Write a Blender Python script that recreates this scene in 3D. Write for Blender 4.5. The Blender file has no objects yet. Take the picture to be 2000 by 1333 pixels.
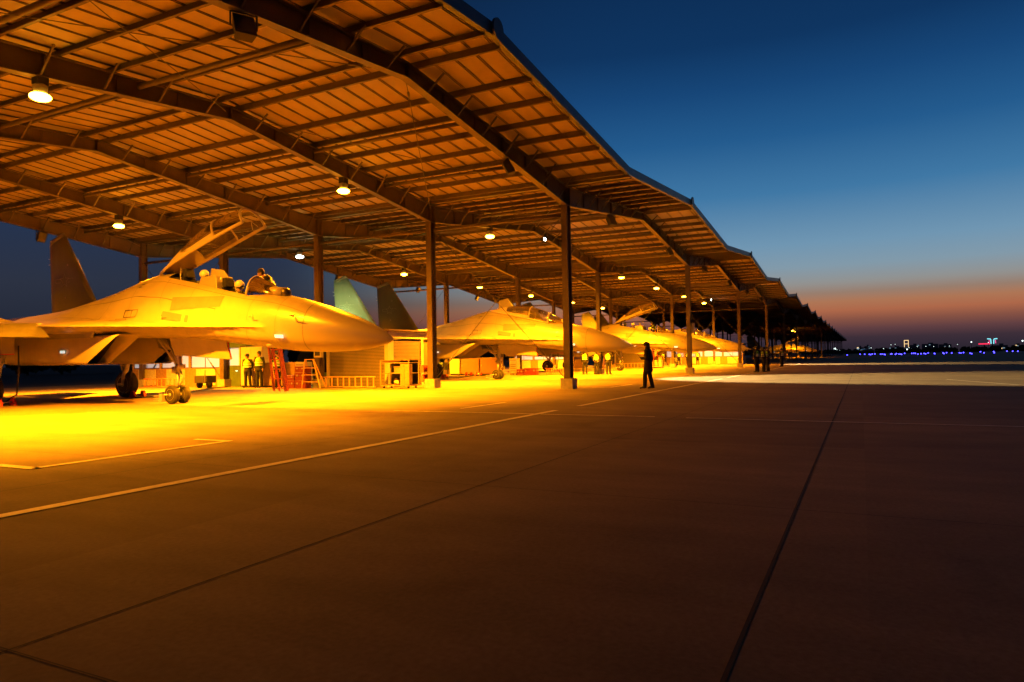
import bpy, math, random
from mathutils import Vector, Matrix
random.seed(7)
C = bpy.context.scene.collection
SC = bpy.context.scene
PI = math.pi
def lin(c):
    return tuple((x/255/12.92 if x/255 <= .04045 else ((x/255+.055)/1.055)**2.4) for x in c)

# ------------------------------------------------------------------ camera
YAW, PITCH, ROLL, F = .4640, .0245, -.0171, 1363.1
cy_, sy_ = math.cos(YAW), math.sin(YAW); cp_, sp_ = math.cos(PITCH), math.sin(PITCH)
fw = Vector((cy_*cp_, sy_*cp_, sp_)); rr = Vector((sy_, -cy_, 0)); uu = rr.cross(fw)
r2 = rr*math.cos(ROLL)+uu*math.sin(ROLL); u2 = uu*math.cos(ROLL)-rr*math.sin(ROLL)
cam_d = bpy.data.cameras.new('camera'); cam = bpy.data.objects.new('camera', cam_d); C.objects.link(cam)
cam_d.sensor_width = 36; cam_d.lens = F*36/2000; cam_d.clip_end = 6000; cam_d.clip_start = .05
m = Matrix.Identity(4)
for i in range(3):
    m[i][0] = r2[i]; m[i][1] = u2[i]; m[i][2] = -fw[i]
m[2][3] = 1.234
cam.matrix_world = m
SC.camera = cam

# ------------------------------------------------------------------ sky: dusk, the afterglow low on the right
W_ = bpy.data.worlds.new('World'); SC.world = W_; W_.use_nodes = True
nt = W_.node_tree; N = nt.nodes; L = nt.links
bg = N['Background']
tc = N.new('ShaderNodeTexCoord'); nrm = N.new('ShaderNodeVectorMath'); nrm.operation = 'NORMALIZE'
L.new(tc.outputs['Generated'], nrm.inputs[0])
sep = N.new('ShaderNodeSeparateXYZ'); L.new(nrm.outputs[0], sep.inputs[0])
def ramp(stops):
    r = N.new('ShaderNodeValToRGB'); e = r.color_ramp.elements
    r.color_ramp.interpolation = 'EASE' if False else 'LINEAR'
    e[0].position, e[0].color = stops[0][0], (*lin(stops[0][1]), 1)
    e[1].position, e[1].color = stops[1][0], (*lin(stops[1][1]), 1)
    for p, c in stops[2:]:
        x = e.new(p); x.color = (*lin(c), 1)
    L.new(sep.outputs['Z'], r.inputs[0]); return r
s_ = lambda y: math.sin(math.atan((686-y)/F/1.14))
glow = ramp([(0, (40, 36, 46)), (s_(668), (52, 42, 54)), (s_(655), (62, 47, 57)), (s_(638), (96, 63, 66)), (s_(620), (134, 82, 68)), (s_(601), (174, 104, 74)), (s_(582), (174, 118, 86)),
             (s_(564), (152, 126, 110)), (s_(543), (146, 146, 144)), (s_(508), (130, 154, 170)), (s_(460), (112, 150, 178)), (s_(350), (64, 120, 165)), (s_(230), (36, 91, 142)),
             (s_(120), (23, 70, 120)), (s_(20), (15, 53, 97)), (.62, (7, 24, 54)), (1, (3, 8, 20))])
dark = ramp([(0, (30, 32, 44)), (.1, (44, 50, 66)), (.25, (28, 52, 88)), (.5, (10, 15, 28)), (1, (3, 7, 16))])
dot = N.new('ShaderNodeVectorMath'); dot.operation = 'DOT_PRODUCT'
flat = N.new('ShaderNodeVectorMath'); flat.operation = 'MULTIPLY'; flat.inputs[1].default_value = (1, 1, 0); L.new(nrm.outputs[0], flat.inputs[0])
fl2 = N.new('ShaderNodeVectorMath'); fl2.operation = 'NORMALIZE'; L.new(flat.outputs[0], fl2.inputs[0]); L.new(fl2.outputs[0], dot.inputs[0])
ga = YAW - math.atan((1720-1000)/F)
dot.inputs[1].default_value = (math.cos(ga), math.sin(ga), 0)
mr = N.new('ShaderNodeMapRange'); mr.interpolation_type = 'SMOOTHSTEP'
mr.inputs[1].default_value = .68; mr.inputs[2].default_value = .97
L.new(dot.outputs['Value'], mr.inputs[0])
mx = N.new('ShaderNodeMixRGB'); L.new(mr.outputs[0], mx.inputs[0]); L.new(dark.outputs[0], mx.inputs[1]); L.new(glow.outputs[0], mx.inputs[2])
L.new(mx.outputs[0], bg.inputs[0]); bg.inputs[1].default_value = 1.0
SC.view_settings.view_transform = 'Standard'; SC.view_settings.look = 'None'
SC.view_settings.exposure = 0; SC.view_settings.gamma = 1
SC.cycles.use_denoising = True
SC.cycles.max_bounces = 6; SC.cycles.diffuse_bounces = 3; SC.cycles.sample_clamp_indirect = 6
SC.cycles.caustics_reflective = False; SC.cycles.caustics_refractive = False
SC.render.film_transparent = False
SODIUM = (1.0, .285, .002)
WHITE = (.80, 1.0, .34)

# ------------------------------------------------------------------ materials
def mat(name, col, rough=.6, metal=0, noise=0, nscale=3, bump=0, bscale=40, emit=None, estr=0, spec=.5, trans=0, alpha=1, coat=0, col2=None, wear=None):
    M = bpy.data.materials.new(name); M.use_nodes = True
    n = M.node_tree.nodes; l = M.node_tree.links; b = n['Principled BSDF']
    b.inputs['Base Color'].default_value = (*col, 1); b.inputs['Roughness'].default_value = rough; b.inputs['Metallic'].default_value = metal
    b.inputs['Specular IOR Level'].default_value = spec; b.inputs['Transmission Weight'].default_value = trans; b.inputs['Alpha'].default_value = alpha
    b.inputs['Coat Weight'].default_value = coat
    t = n.new('ShaderNodeTexCoord')
    if noise or col2:
        x = n.new('ShaderNodeTexNoise'); x.inputs['Scale'].default_value = nscale; x.inputs['Detail'].default_value = 6; x.inputs['Roughness'].default_value = .65
        l.new(t.outputs['Object'], x.inputs['Vector'])
        r = n.new('ShaderNodeValToRGB'); e = r.color_ramp.elements
        c2 = col2 or tuple(v*(1-noise) for v in col)
        e[0].position = .35; e[0].color = (*c2, 1); e[1].position = .65; e[1].color = (*col, 1)
        l.new(x.outputs['Fac'], r.inputs[0]); l.new(r.outputs[0], b.inputs['Base Color'])
        q = n.new('ShaderNodeMapRange'); q.inputs[3].default_value = min(1, rough+.12); q.inputs[4].default_value = max(.05, rough-.08)
        l.new(x.outputs['Fac'], q.inputs[0]); l.new(q.outputs[0], b.inputs['Roughness'])
    if bump:
        x = n.new('ShaderNodeTexNoise'); x.inputs['Scale'].default_value = bscale; x.inputs['Detail'].default_value = 5
        l.new(t.outputs['Object'], x.inputs['Vector'])
        k = n.new('ShaderNodeBump'); k.inputs['Strength'].default_value = bump; k.inputs['Distance'].default_value = .02
        l.new(x.outputs['Fac'], k.inputs['Height']); l.new(k.outputs[0], b.inputs['Normal'])
    if emit:
        b.inputs['Emission Color'].default_value = (*emit, 1); b.inputs['Emission Strength'].default_value = estr
    return M
M = {}
M['steel'] = mat('painted_steel', (.10, .072, .046), .5, 0, .35, 1.6)
M['purlin'] = mat('galvanised_purlin', (.10, .075, .055), .5, .1, .3, 4)
M['sheet'] = mat('roof_sheet', (.56, .44, .27), .55, 0, .28, .45)
M['fascia'] = mat('fascia_metal', (.10, .125, .15), .45, .3, .1, 2)
M['concrete'] = mat('footing_concrete', (.36, .34, .31), .85, 0, .3, 5, .4, 30)
M['cable'] = mat('brace_steel', (.12, .11, .10), .5, .5)
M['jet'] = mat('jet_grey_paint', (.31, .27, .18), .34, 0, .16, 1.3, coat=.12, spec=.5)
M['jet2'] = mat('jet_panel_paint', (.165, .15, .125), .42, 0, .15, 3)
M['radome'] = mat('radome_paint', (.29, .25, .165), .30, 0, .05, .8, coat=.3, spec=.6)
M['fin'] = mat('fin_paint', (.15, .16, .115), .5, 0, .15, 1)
def glass_mat():
    G = bpy.data.materials.new('canopy_glass'); G.use_nodes = True; n = G.node_tree.nodes; l = G.node_tree.links
    n.remove(n['Principled BSDF'])
    tr = n.new('ShaderNodeBsdfTransparent'); tr.inputs[0].default_value = (.80, .72, .58, 1)
    gl = n.new('ShaderNodeBsdfGlossy'); gl.inputs['Roughness'].default_value = .06
    df = n.new('ShaderNodeBsdfDiffuse'); df.inputs[0].default_value = (.42, .36, .24, 1)
    m1 = n.new('ShaderNodeMixShader'); m1.inputs[0].default_value = .15; l.new(tr.outputs[0], m1.inputs[1]); l.new(df.outputs[0], m1.inputs[2])
    fr = n.new('ShaderNodeFresnel'); fr.inputs[0].default_value = 1.7
    m2 = n.new('ShaderNodeMixShader'); l.new(fr.outputs[0], m2.inputs[0]); l.new(m1.outputs[0], m2.inputs[1]); l.new(gl.outputs[0], m2.inputs[2])
    l.new(m2.outputs[0], n['Material Output'].inputs['Surface']); return G
M['glass'] = glass_mat()
M['frame'] = mat('canopy_frame_brightened', (.42, .36, .26), .4)  # paler than the jet skin, painted brighter where lamp light barely reaches
M['black'] = mat('black_rubber_and_slat_shade', (.012, .012, .012), .55)
M['tyre'] = mat('tyre_rubber', (.025, .023, .022), .75, 0, .3, 8)
M['dark'] = mat('dark_interior', (.02, .018, .016), .7)
M['metal'] = mat('gear_metal', (.45, .43, .40), .4, .5, .2, 12)
M['nozzle'] = mat('nozzle_metal', (.10, .09, .085), .4, .8, .4, 6)
M['red'] = mat('red_cover', (.55, .03, .02), .5)
M['redpaint'] = mat('red_ladder_paint', (.85, .26, .08), .45, 0, .2, 6)
M['line'] = mat('painted_line', (.62, .56, .40), .6, 0, .35, 9)
M['joint'] = mat('joint_sealant', (.010, .009, .009), .9)
M['cream'] = mat('cream_cabinet_paint', (.42, .38, .28), .45, 0, .12, 2)
M['brown'] = mat('brown_cabinet_paint', (.20, .10, .05), .5, 0, .15, 2)
M['olive'] = mat('olive_green_paint', (.06, .10, .035), .5, 0, .2, 3)
M['shutter'] = mat('shutter_metal', (.20, .17, .12), .5, .2, .1, 2)
M['board'] = mat('notice_board', (.52, .51, .44), .6, 0, .3, 14)
M['maroon'] = mat('maroon_case', (.16, .02, .015), .45, 0, .2, 5)
M['yellow'] = mat('yellow_ladder_paint', (.60, .34, .13), .5, 0, .15, 6)
M['wood'] = mat('pale_wood', (.32, .20, .10), .7, 0, .3, 8)
M['cloth'] = mat('navy_cloth', (.016, .017, .024), .9, 0, .3, 12, .3, 60)
M['cloth2'] = mat('black_coat_cloth', (.010, .010, .012), .85, 0, .3, 10, .3, 60)
M['flight'] = mat('flight_suit_cloth', (.10, .11, .07), .9, 0, .3, 12)
M['vest'] = mat('hi_vis_vest', (.21, .42, .02), .75, 0, .08, 8)
M['tape'] = mat('reflective_tape', (.80, .80, .76), .35, .1)
M['skin'] = mat('skin', (.52, .30, .20), .55, 0, .08, 6)
M['hair'] = mat('black_hair', (.010, .009, .008), .6)
M['helmet'] = mat('helmet_shell', (.78, .76, .70), .3, coat=.4)
M['shoe'] = mat('black_shoe', (.010, .009, .009), .4)
M['lampglow'] = mat('sodium_lens', (1, .8, .4), .4, emit=(1.0, .44, .02), estr=60)
M['lampwhite'] = mat('white_lens', (1, 1, 1), .4, emit=(.85, 1.0, .95), estr=26)
M['lensoff'] = mat('unlit_floodlight_glass', (.05, .05, .05), .08)
M['formation'] = mat('formation_light', (.8, .9, .8), .4, emit=(.75, 1.0, .9), estr=.7)
M['window'] = mat('lit_window', (.3, .4, .45), .2, noise=0, emit=(.36, .58, .75), estr=.42)
M['screen'] = mat('lit_screen', (.3, .8, .7), .3, emit=(.3, 1.0, .8), estr=1.6)
M['foliage'] = mat('dark_foliage', (.05, .07, .03), .8, 0, .4, .3)
M['ground'] = mat('dry_ground', (.02, .022, .012), .95, 0, .4, .2)
M['city'] = mat('city_block_hazed', (.30, .27, .27), .8, 0, .3, .02)  # wall grey lightened to stand in for distance haze
M['cotton'] = mat('folded_canvas', (.62, .52, .36), .9, 0, .25, 9)

# apron concrete: pale patchy slabs, scuffs and fine grain
def apron_mat():
    A = bpy.data.materials.new('apron_concrete'); A.use_nodes = True
    n = A.node_tree.nodes; l = A.node_tree.links; b = n['Principled BSDF']
    t = n.new('ShaderNodeTexCoord')
    def noise(s, d, st=(1, 1, 1)):
        mp = n.new('ShaderNodeMapping'); mp.inputs['Scale'].default_value = st; l.new(t.outputs['Object'], mp.inputs[0])
        x = n.new('ShaderNodeTexNoise'); x.inputs['Scale'].default_value = s; x.inputs['Detail'].default_value = d; x.inputs['Roughness'].default_value = .6
        l.new(mp.outputs[0], x.inputs['Vector']); return x
    n1, n2, n3 = noise(.22, 4), noise(1.6, 6, (1, .35, 1)), noise(28, 4)
    def rmp(src, a, ca, bb, cb):
        r = n.new('ShaderNodeValToRGB'); e = r.color_ramp.elements
        e[0].position = a; e[0].color = (*ca, 1); e[1].position = bb; e[1].color = (*cb, 1); l.new(src, r.inputs[0]); return r
    a1 = rmp(n1.outputs['Fac'], .32, (.145, .11, .060), .68, (.22, .172, .095))
    a2 = rmp(n2.outputs['Fac'], .30, (.70, .70, .70), .62, (1, 1, 1)); a3 = rmp(n3.outputs['Fac'], .3, (.82, .82, .82), .7, (1.1, 1.1, 1.1))
    m1 = n.new('ShaderNodeMixRGB'); m1.blend_type = 'MULTIPLY'; m1.inputs[0].default_value = 1
    l.new(a1.outputs[0], m1.inputs[1]); l.new(a2.outputs[0], m1.inputs[2])
    m2 = n.new('ShaderNodeMixRGB'); m2.blend_type = 'MULTIPLY'; m2.inputs[0].default_value = 1
    l.new(m1.outputs[0], m2.inputs[1]); l.new(a3.outputs[0], m2.inputs[2])
    sx = n.new('ShaderNodeVectorMath'); sx.operation = 'DIVIDE'; sx.inputs[1].default_value = (5.0, 4.6, 1); l.new(t.outputs['Object'], sx.inputs[0])
    fl = n.new('ShaderNodeVectorMath'); fl.operation = 'FLOOR'; l.new(sx.outputs[0], fl.inputs[0])
    wn = n.new('ShaderNodeTexWhiteNoise'); wn.noise_dimensions = '2D'; l.new(fl.outputs[0], wn.inputs['Vector'])
    a4 = rmp(wn.outputs['Value'], 0, (.84, .84, .84), 1, (1.08, 1.08, 1.08))
    m3 = n.new('ShaderNodeMixRGB'); m3.blend_type = 'MULTIPLY'; m3.inputs[0].default_value = 1; l.new(m2.outputs[0], m3.inputs[1]); l.new(a4.outputs[0], m3.inputs[2])
    n5 = noise(.7, 8, (1, 1, 1)); a5 = rmp(n5.outputs['Fac'], .60, (1, 1, 1), .72, (.72, .70, .68))
    m4 = n.new('ShaderNodeMixRGB'); m4.blend_type = 'MULTIPLY'; m4.inputs[0].default_value = 1; l.new(m3.outputs[0], m4.inputs[1]); l.new(a5.outputs[0], m4.inputs[2])
    l.new(m4.outputs[0], b.inputs['Base Color']); b.inputs['Roughness'].default_value = .82; b.inputs['Specular IOR Level'].default_value = .25
    k = n.new('ShaderNodeBump'); k.inputs['Strength'].default_value = .25; k.inputs['Distance'].default_value = .01
    l.new(n3.outputs['Fac'], k.inputs['Height']); l.new(k.outputs[0], b.inputs['Normal'])
    return A
M['apron'] = apron_mat()

# ------------------------------------------------------------------ mesh helpers
class MB:
    def __init__(s): s.v = []; s.f = []; s.mi = []; s.mats = []; s.cur = 0; s.sm = []; s.smooth = False
    def use(s, m, smooth=False):
        if m not in s.mats: s.mats.append(m)
        s.cur = s.mats.index(m); s.smooth = smooth; return s
    def face(s, idx): s.f.append(tuple(idx)); s.mi.append(s.cur); s.sm.append(s.smooth)
    def box(s, x0, x1, y0, y1, z0, z1):
        b = len(s.v); s.v += [(x, y, z) for z in (z0, z1) for y in (y0, y1) for x in (x0, x1)]
        for q in ((0, 2, 3, 1), (4, 5, 7, 6), (0, 1, 5, 4), (2, 6, 7, 3), (0, 4, 6, 2), (1, 3, 7, 5)): s.face([b+i for i in q])
        return s
    def hexa(s, pts):   # 8 pts: bottom 4 loop, top 4 loop
        b = len(s.v); s.v += [tuple(p) for p in pts]
        for q in ((3, 2, 1, 0), (4, 5, 6, 7), (0, 1, 5, 4), (1, 2, 6, 5), (2, 3, 7, 6), (3, 0, 4, 7)): s.face([b+i for i in q])
        return s
    def bar(s, a, b, w, h=None, up=(0, 0, 1)):
        a = Vector(a); b = Vector(b); d = (b-a).normalized(); u = Vector(up)
        if abs(d.dot(u)) > .98: u = Vector((1, 0, 0))
        sx = d.cross(u).normalized()*w/2; sz = sx.cross(d).normalized()*(h or w)/2
        return s.hexa([a-sx-sz, a+sx-sz, b+sx-sz, b-sx-sz, a-sx+sz, a+sx+sz, b+sx+sz, b-sx+sz])
    def tube(s, pts, rad, n=8, cap=True, flat=None):
        pts = [Vector(p) for p in pts]; R = rad if isinstance(rad, (list, tuple)) else [rad]*len(pts)
        rings = []; prev = None
        for i, p in enumerate(pts):
            d = (pts[min(i+1, len(pts)-1)]-pts[max(i-1, 0)]).normalized()
            if prev is None:
                r = Vector((0, 0, 1)) if abs(d.z) < .9 else Vector((0, 1, 0))
                x = d.cross(r).normalized()
            else:
                x = (prev - d*prev.dot(d)).normalized()
            prev = x; y = d.cross(x)
            q = R[i]; rx, ry = q if isinstance(q, (list, tuple)) else (q, q)
            b = len(s.v); s.v += [tuple(p+x*rx*math.cos(2*PI*k/n)+y*ry*math.sin(2*PI*k/n)) for k in range(n)]; rings.append(b)
        for a, b in zip(rings, rings[1:]):
            for k in range(n): s.face((a+k, a+(k+1) % n, b+(k+1) % n, b+k))
        if cap: s.face([rings[0]+k for k in range(n)][::-1]); s.face([rings[-1]+k for k in range(n)])
        return s
    def rings(s, rs, cap0=True, cap1=True, closed=True):
        n = len(rs[0]); bs = []
        for r in rs: bs.append(len(s.v)); s.v += [tuple(p) for p in r]
        for a, b in zip(bs, bs[1:]):
            for k in range(n if closed else n-1): s.face((a+k, a+(k+1) % n, b+(k+1) % n, b+k))
        if cap0: s.face([bs[0]+k for k in range(n)][::-1])
        if cap1: s.face([bs[-1]+k for k in range(n)])
        return s
    def sphere(s, c, r, n=12, m=8, sq=(1, 1, 1), z0=-1, z1=1):
        rs = []
        for i in range(m+1):
            a = math.asin(max(-1, min(1, z0)))+(math.asin(max(-1, min(1, z1)))-math.asin(max(-1, min(1, z0))))*i/m
            cr = max(math.cos(a), .004)
            rs.append([(c[0]+r*sq[0]*cr*math.cos(2*PI*k/n), c[1]+r*sq[1]*cr*math.sin(2*PI*k/n), c[2]+r*sq[2]*math.sin(a)) for k in range(n)])
        return s.rings(rs)
    def mesh(s, name):
        me = bpy.data.meshes.new(name); me.from_pydata(s.v, [], s.f)
        for m in s.mats: me.materials.append(m)
        me.polygons.foreach_set('material_index', s.mi); me.polygons.foreach_set('use_smooth', s.sm)
        me.update(); return me
    def build(s, name, parent=None, m=None):
        if m and not s.mats: s.mats.append(m)
        o = bpy.data.objects.new(name, s.mesh(name)); C.objects.link(o)
        if parent: o.parent = parent
        return o
def mb(m, smooth=False): return MB().use(m, smooth)
def bevel(o, w=.01, seg=2):
    b = o.modifiers.new('bevel', 'BEVEL'); b.width = w; b.segments = seg; b.limit_method = 'ANGLE'; return o
def tag(o, label=None, cat=None, group=None, kind=None):
    for k, v in (('label', label), ('category', cat), ('group', group), ('kind', kind)):
        if v: o[k] = v
    return o
def thing(name, loc, label, cat, group=None, rz=0):
    o = bpy.data.objects.new(name, None); C.objects.link(o); o.empty_display_size = .2
    o.location = loc; o.rotation_euler = (0, 0, rz); return tag(o, label, cat, group)
KIDS = {}
def kids(o): return [c for c in C.objects if c.parent == o]
def dup(o, parent=None, loc=None, label=None, group=None, rz=None):
    def rec(x, par):
        c = x.copy(); C.objects.link(c); c.parent = par
        for ch in list(x.children): rec(ch, c)
        return c
    r = rec(o, parent)
    if loc is not None: r.location = loc
    if rz is not None: r.rotation_euler = (0, 0, rz)
    if label: r['label'] = label
    if group: r['group'] = group
    return r

# ------------------------------------------------------------------ setting
W = 21.6; X0 = 25.51; Y0 = 10.30; D = 6.3425; XC = X0-W/2
g = mb(M['ground']); g.v = [(-900, -1500, -.012), (3500, -1500, -.012), (3500, 1500, -.012), (-900, 1500, -.012)]; g.face((0, 1, 2, 3)); g.build('ground')
bpy.data.objects['ground']['kind'] = 'structure'
a = mb(M['apron']); a.v = [(-60, -170, 0), (520, -170, 0), (520, 44, 0), (-60, 44, 0)]; a.face((0, 1, 2, 3)); tag(a.build('apron'), kind='structure')
# sealed joints between the slabs
j = mb(M['joint'])
def strip(mbd, x0, y0, x1, y1, w, z):
    d = Vector((x1-x0, y1-y0, 0)).normalized(); q = Vector((-d.y, d.x, 0))*w/2
    b = len(mbd.v); mbd.v += [(x0-q.x, y0-q.y, z), (x1-q.x, y1-q.y, z), (x1+q.x, y1+q.y, z), (x0+q.x, y0+q.y, z)]; mbd.face((b, b+1, b+2, b+3))
for yy in [7.65, 3.35, .5, -4.6, -9.2, -13.8, -18.4, -23, 12.2, 16.8]+[-27.6-4.6*i for i in range(24)]: strip(j, -20, yy, 500, yy, .02 if yy == .5 else .013, .004)
for xx in [1.75, 5.93, 24.2, 47.7]: strip(j, xx, -80, xx-.35*0, 38, .009, .006)
tag(j.build('apron_joints'), kind='structure')
l_ = mb(M['line'])
def line(x0, y0, x1, y1, w): strip(l_, x0, y0, x1, y1, w, .009)
for k in range(0, 10):
    o = k*W
    line(-8 if k == 0 else 15.9+o-W+.5, 6.37, 14.95+o, 6.37, .15)
    line(4.95+o, 8.95, 7.9+o, 8.95, .11); line(4.95+o, 8.895, 4.95+o, 9.75, .13); line(7.84+o, 9.005, 7.84+o, 9.7, .10)
    line(26.5+o-W+10, 8.9, 28.9+o-W+10, 8.9, .10)
    line(13.9+o, 10.2, 13.9+o, 6.46, .10); line(13.86+o, 6.27, 13.86+o, 3.75, .10); line(13.75+o, 3.1, 13.4+o, -7, .09)
line(34.9, -3.2, 28.3, -5.2, .12)
tag(l_.build('ground_marking'), kind='structure')

# ------------------------------------------------------------------ shelter bays
def zlow(t): return 7.23+1.24*t          # lower flange, t = 0 at column, 1 at ridge
def ztop(t): return 7.97+.88*t
H = W/2
def rafter_mesh():
    q = mb(M['steel'])
    for sx in (-1, 1):
        # web between column (|x|=H) and ridge (x=0)
        n = 6
        for i in range(n):
            t0, t1 = i/n, (i+1)/n
            x0, x1 = sx*(H-.17)*(1-t0), sx*(H-.17)*(1-t1)
            q.hexa([(x0, -.008, zlow(t0)), (x1, -.008, zlow(t1)), (x1, .008, zlow(t1)), (x0, .008, zlow(t0)),
                    (x0, -.008, ztop(t0)), (x1, -.008, ztop(t1)), (x1, .008, ztop(t1)), (x0, .008, ztop(t0))])
            if i: q.bar((x0, 0, zlow(t0)+.02), (x0, 0, ztop(t0)-.02), .2 if i % 3 == 0 else .12, .012, up=(1, 0, 0))
        q.bar((sx*(H-.17), 0, zlow(0)), (0, 0, zlow(1)), .24, .03)
        q.bar((sx*(H-.17), 0, ztop(0)), (0, 0, ztop(1)), .24, .03)
        for i in range(7):    # fly braces from lower flange to purlins
            t = (i+.6)/7.2; x = sx*H*(1-t)
            for d in (-1, 1): q.bar((x, d*.09, zlow(t)+.02), (x, d*.62, ztop(t)+.04), .045, .045)
    q.box(-.02, .02, -.12, .12, zlow(1)-.02, ztop(1)+.01)
    return q
def column_mesh():
    q = mb(M['steel'])
    for sx in (-1, 1):
        q.box(sx*.17-.012, sx*.17+.012, -.13, .13, .40, 7.95)
    q.box(-.158, .158, -.008, .008, .40, 7.95)
    for z in (.41, 7.22, 7.93): q.box(-.157, .157, -.128, .128, z, z+.02)
    q.box(-.24, .24, -.2, .2, .38, .405)
    return q
def purlin_mesh():
    q = mb(M['purlin']); y0, y1 = Y0-2.55, Y0+4*D+1.5
    q.box(-.004, .004, y0, y1, 0, .2); q.box(0, .07, y0, y1, 0, .006); q.box(-.07, 0, y0, y1, .194, .2); q.box(.064, .07, y0, y1, .006, .025)
    return q
ME = {}
ME['rafter'] = rafter_mesh().mesh('rafter_frame'); ME['column'] = column_mesh().mesh('column')
ME['purlin'] = purlin_mesh().mesh('purlin')
q = mb(M['concrete']); q.box(-.25, .25, -.25, .25, 0, .4); ME['footing'] = q.mesh('footing')
YF, YB = Y0-2.61, Y0+4*D+1.55
def sheet_mesh(sx, ribs=True):
    q = mb(M['sheet']); zb = lambda t: 8.17+.88*t
    xe, xr = sx*(H-.05), 0
    q.hexa([(xe, YF, zb(0)), (xr, YF, zb(1)), (xr, YB, zb(1)), (xe, YB, zb(0)), (xe, YF, zb(0)+.05), (xr, YF, zb(1)+.05), (xr, YB, zb(1)+.05), (xe, YB, zb(0)+.05)])
    if ribs:
        y = YF+.25
        i = 0
        q.use(M['steel'])
        while y < YB:
            for dy in ((0, .055) if True else (0,)):
                q.hexa([(xe, y+dy-.005, zb(0)-.022), (xr, y+dy-.005, zb(1)-.022), (xr, y+dy+.005, zb(1)-.022), (xe, y+dy+.005, zb(0)-.022),
                        (xe, y+dy-.005, zb(0)-.001), (xr, y+dy-.005, zb(1)-.001), (xr, y+dy+.005, zb(1)-.001), (xe, y+dy+.005, zb(0)-.001)])
            y += .62; i += 1
    return q.mesh('roof_sheet')
ME['sheetL'], ME['sheetR'] = sheet_mesh(-1), sheet_mesh(1)
def fascia_mesh():
    q = mb(M['fascia'])
    for sx in (-1, 1):
        zb = lambda t: 8.07+.88*t
        q.hexa([(sx*H, YF-.03, zb(0)), (0, YF-.03, zb(1)), (0, YF+.01-.015, zb(1)), (sx*H, YF-.005, zb(0)), (sx*H, YF-.03, zb(0)+.32), (0, YF-.03, zb(1)+.32), (0, YF-.005, zb(1)+.32), (sx*H, YF-.005, zb(0)+.32)])
        q.hexa([(sx*H, YF-.002, zb(0)), (0, YF-.002, zb(1)), (0, YF+.12, zb(1)), (sx*H, YF+.12, zb(0)), (sx*H, YF-.002, zb(0)+.02), (0, YF-.002, zb(1)+.02), (0, YF+.12, zb(1)+.02), (sx*H, YF+.12, zb(0)+.02)])
    return q
ME['fascia'] = fascia_mesh().mesh('fascia')
q = mb(M['fascia'])
q.rings([[(.0+.26*math.cos(a)*1.0, y, 9.12+.27*math.sin(a)) for a in [2*PI*k/20 for k in range(20)]] for y in (YF-.12, YF-.06)]); ME['ridgeplate'] = q.mesh('ridge_end_plate')
q = mb(M['purlin']); q.box(-.11, .11, YF-.02, YB, 7.99, 8.01); q.box(-.11, -.10, YF-.02, YB, 8.01, 8.12); q.box(.10, .11, YF-.02, YB, 8.01, 8.12); ME['gutter'] = q.mesh('valley_gutter')
q = mb(M['steel'], True); q.tube([(0, 0, 0), (0, D-.2, 0)], .07, 8); ME['strut'] = q.mesh('pipe_strut')
def cable_mesh(a, b, r=.014):
    q = mb(M['cable'], True); a = Vector(a); b = Vector(b)
    sag = Vector((0, 0, -.03)); q.tube([a, (a+b)/2+sag, b], r, 5); d = (b-a).normalized()
    q.tube([a+d*.8, a+d*1.15], .035, 6); return q.mesh('brace_cable')
ME['x1'] = cable_mesh((0, .15, .45), (0, D-.15, 6.9)); ME['x2'] = cable_mesh((0, D-.15, .45), (0, .15, 6.9))
for n_, (a_, b_) in dict(r1=((-H+.3, .2, 7.75), (-.3, D-.2, 8.6)), r2=((-.3, .2, 8.6), (-H+.3, D-.2, 7.75)), r3=((H-.3, .2, 7.75), (.3, D-.2, 8.6)), r4=((.3, .2, 8.6), (H-.3, D-.2, 7.75))).items():
    mid = ((a_[0]+b_[0])/2)
    ME[n_] = cable_mesh(a_, b_, .012)
def part(name, me, parent, loc=(0, 0, 0)):
    o = bpy.data.objects.new(name, me); C.objects.link(o); o.parent = parent; o.location = loc; return o
def line_of_columns(t, dx):
    for jn in range(5):
        part('column', ME['column'], t, (dx, Y0+jn*D, 0)); part('footing', ME['footing'], t, (dx, Y0+jn*D, 0))
        if jn < 4:
            part('pipe_strut', ME['strut'], t, (dx, Y0+jn*D+.1, 6.85))
    for jn in (0, 3):
        part('brace_cable', ME['x1'], t, (dx-.1, Y0+jn*D, 0)); part('brace_cable', ME['x2'], t, (dx+.1, Y0+jn*D, 0))
    part('valley_gutter', ME['gutter'], t, (dx, 0, 0))
ordn = ['', 'first', 'second', 'third', 'fourth', 'fifth', 'sixth', 'seventh', 'eighth', 'ninth', 'tenth', 'eleventh', 'twelfth', 'thirteenth', 'fourteenth', 'fifteenth', 'sixteenth', 'seventeenth']
BAYL = ['nearest open shelter bay, roofing the largest jet with raised canopy at left',
        'second lit shelter bay, over the jet whose closed canopy shows behind the near column',
        'third lit shelter bay, over the farther jet with its canopy raised',
        'farthest brightly lit shelter bay, over the small closed jet beside the standing group']
NB = 21
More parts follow.
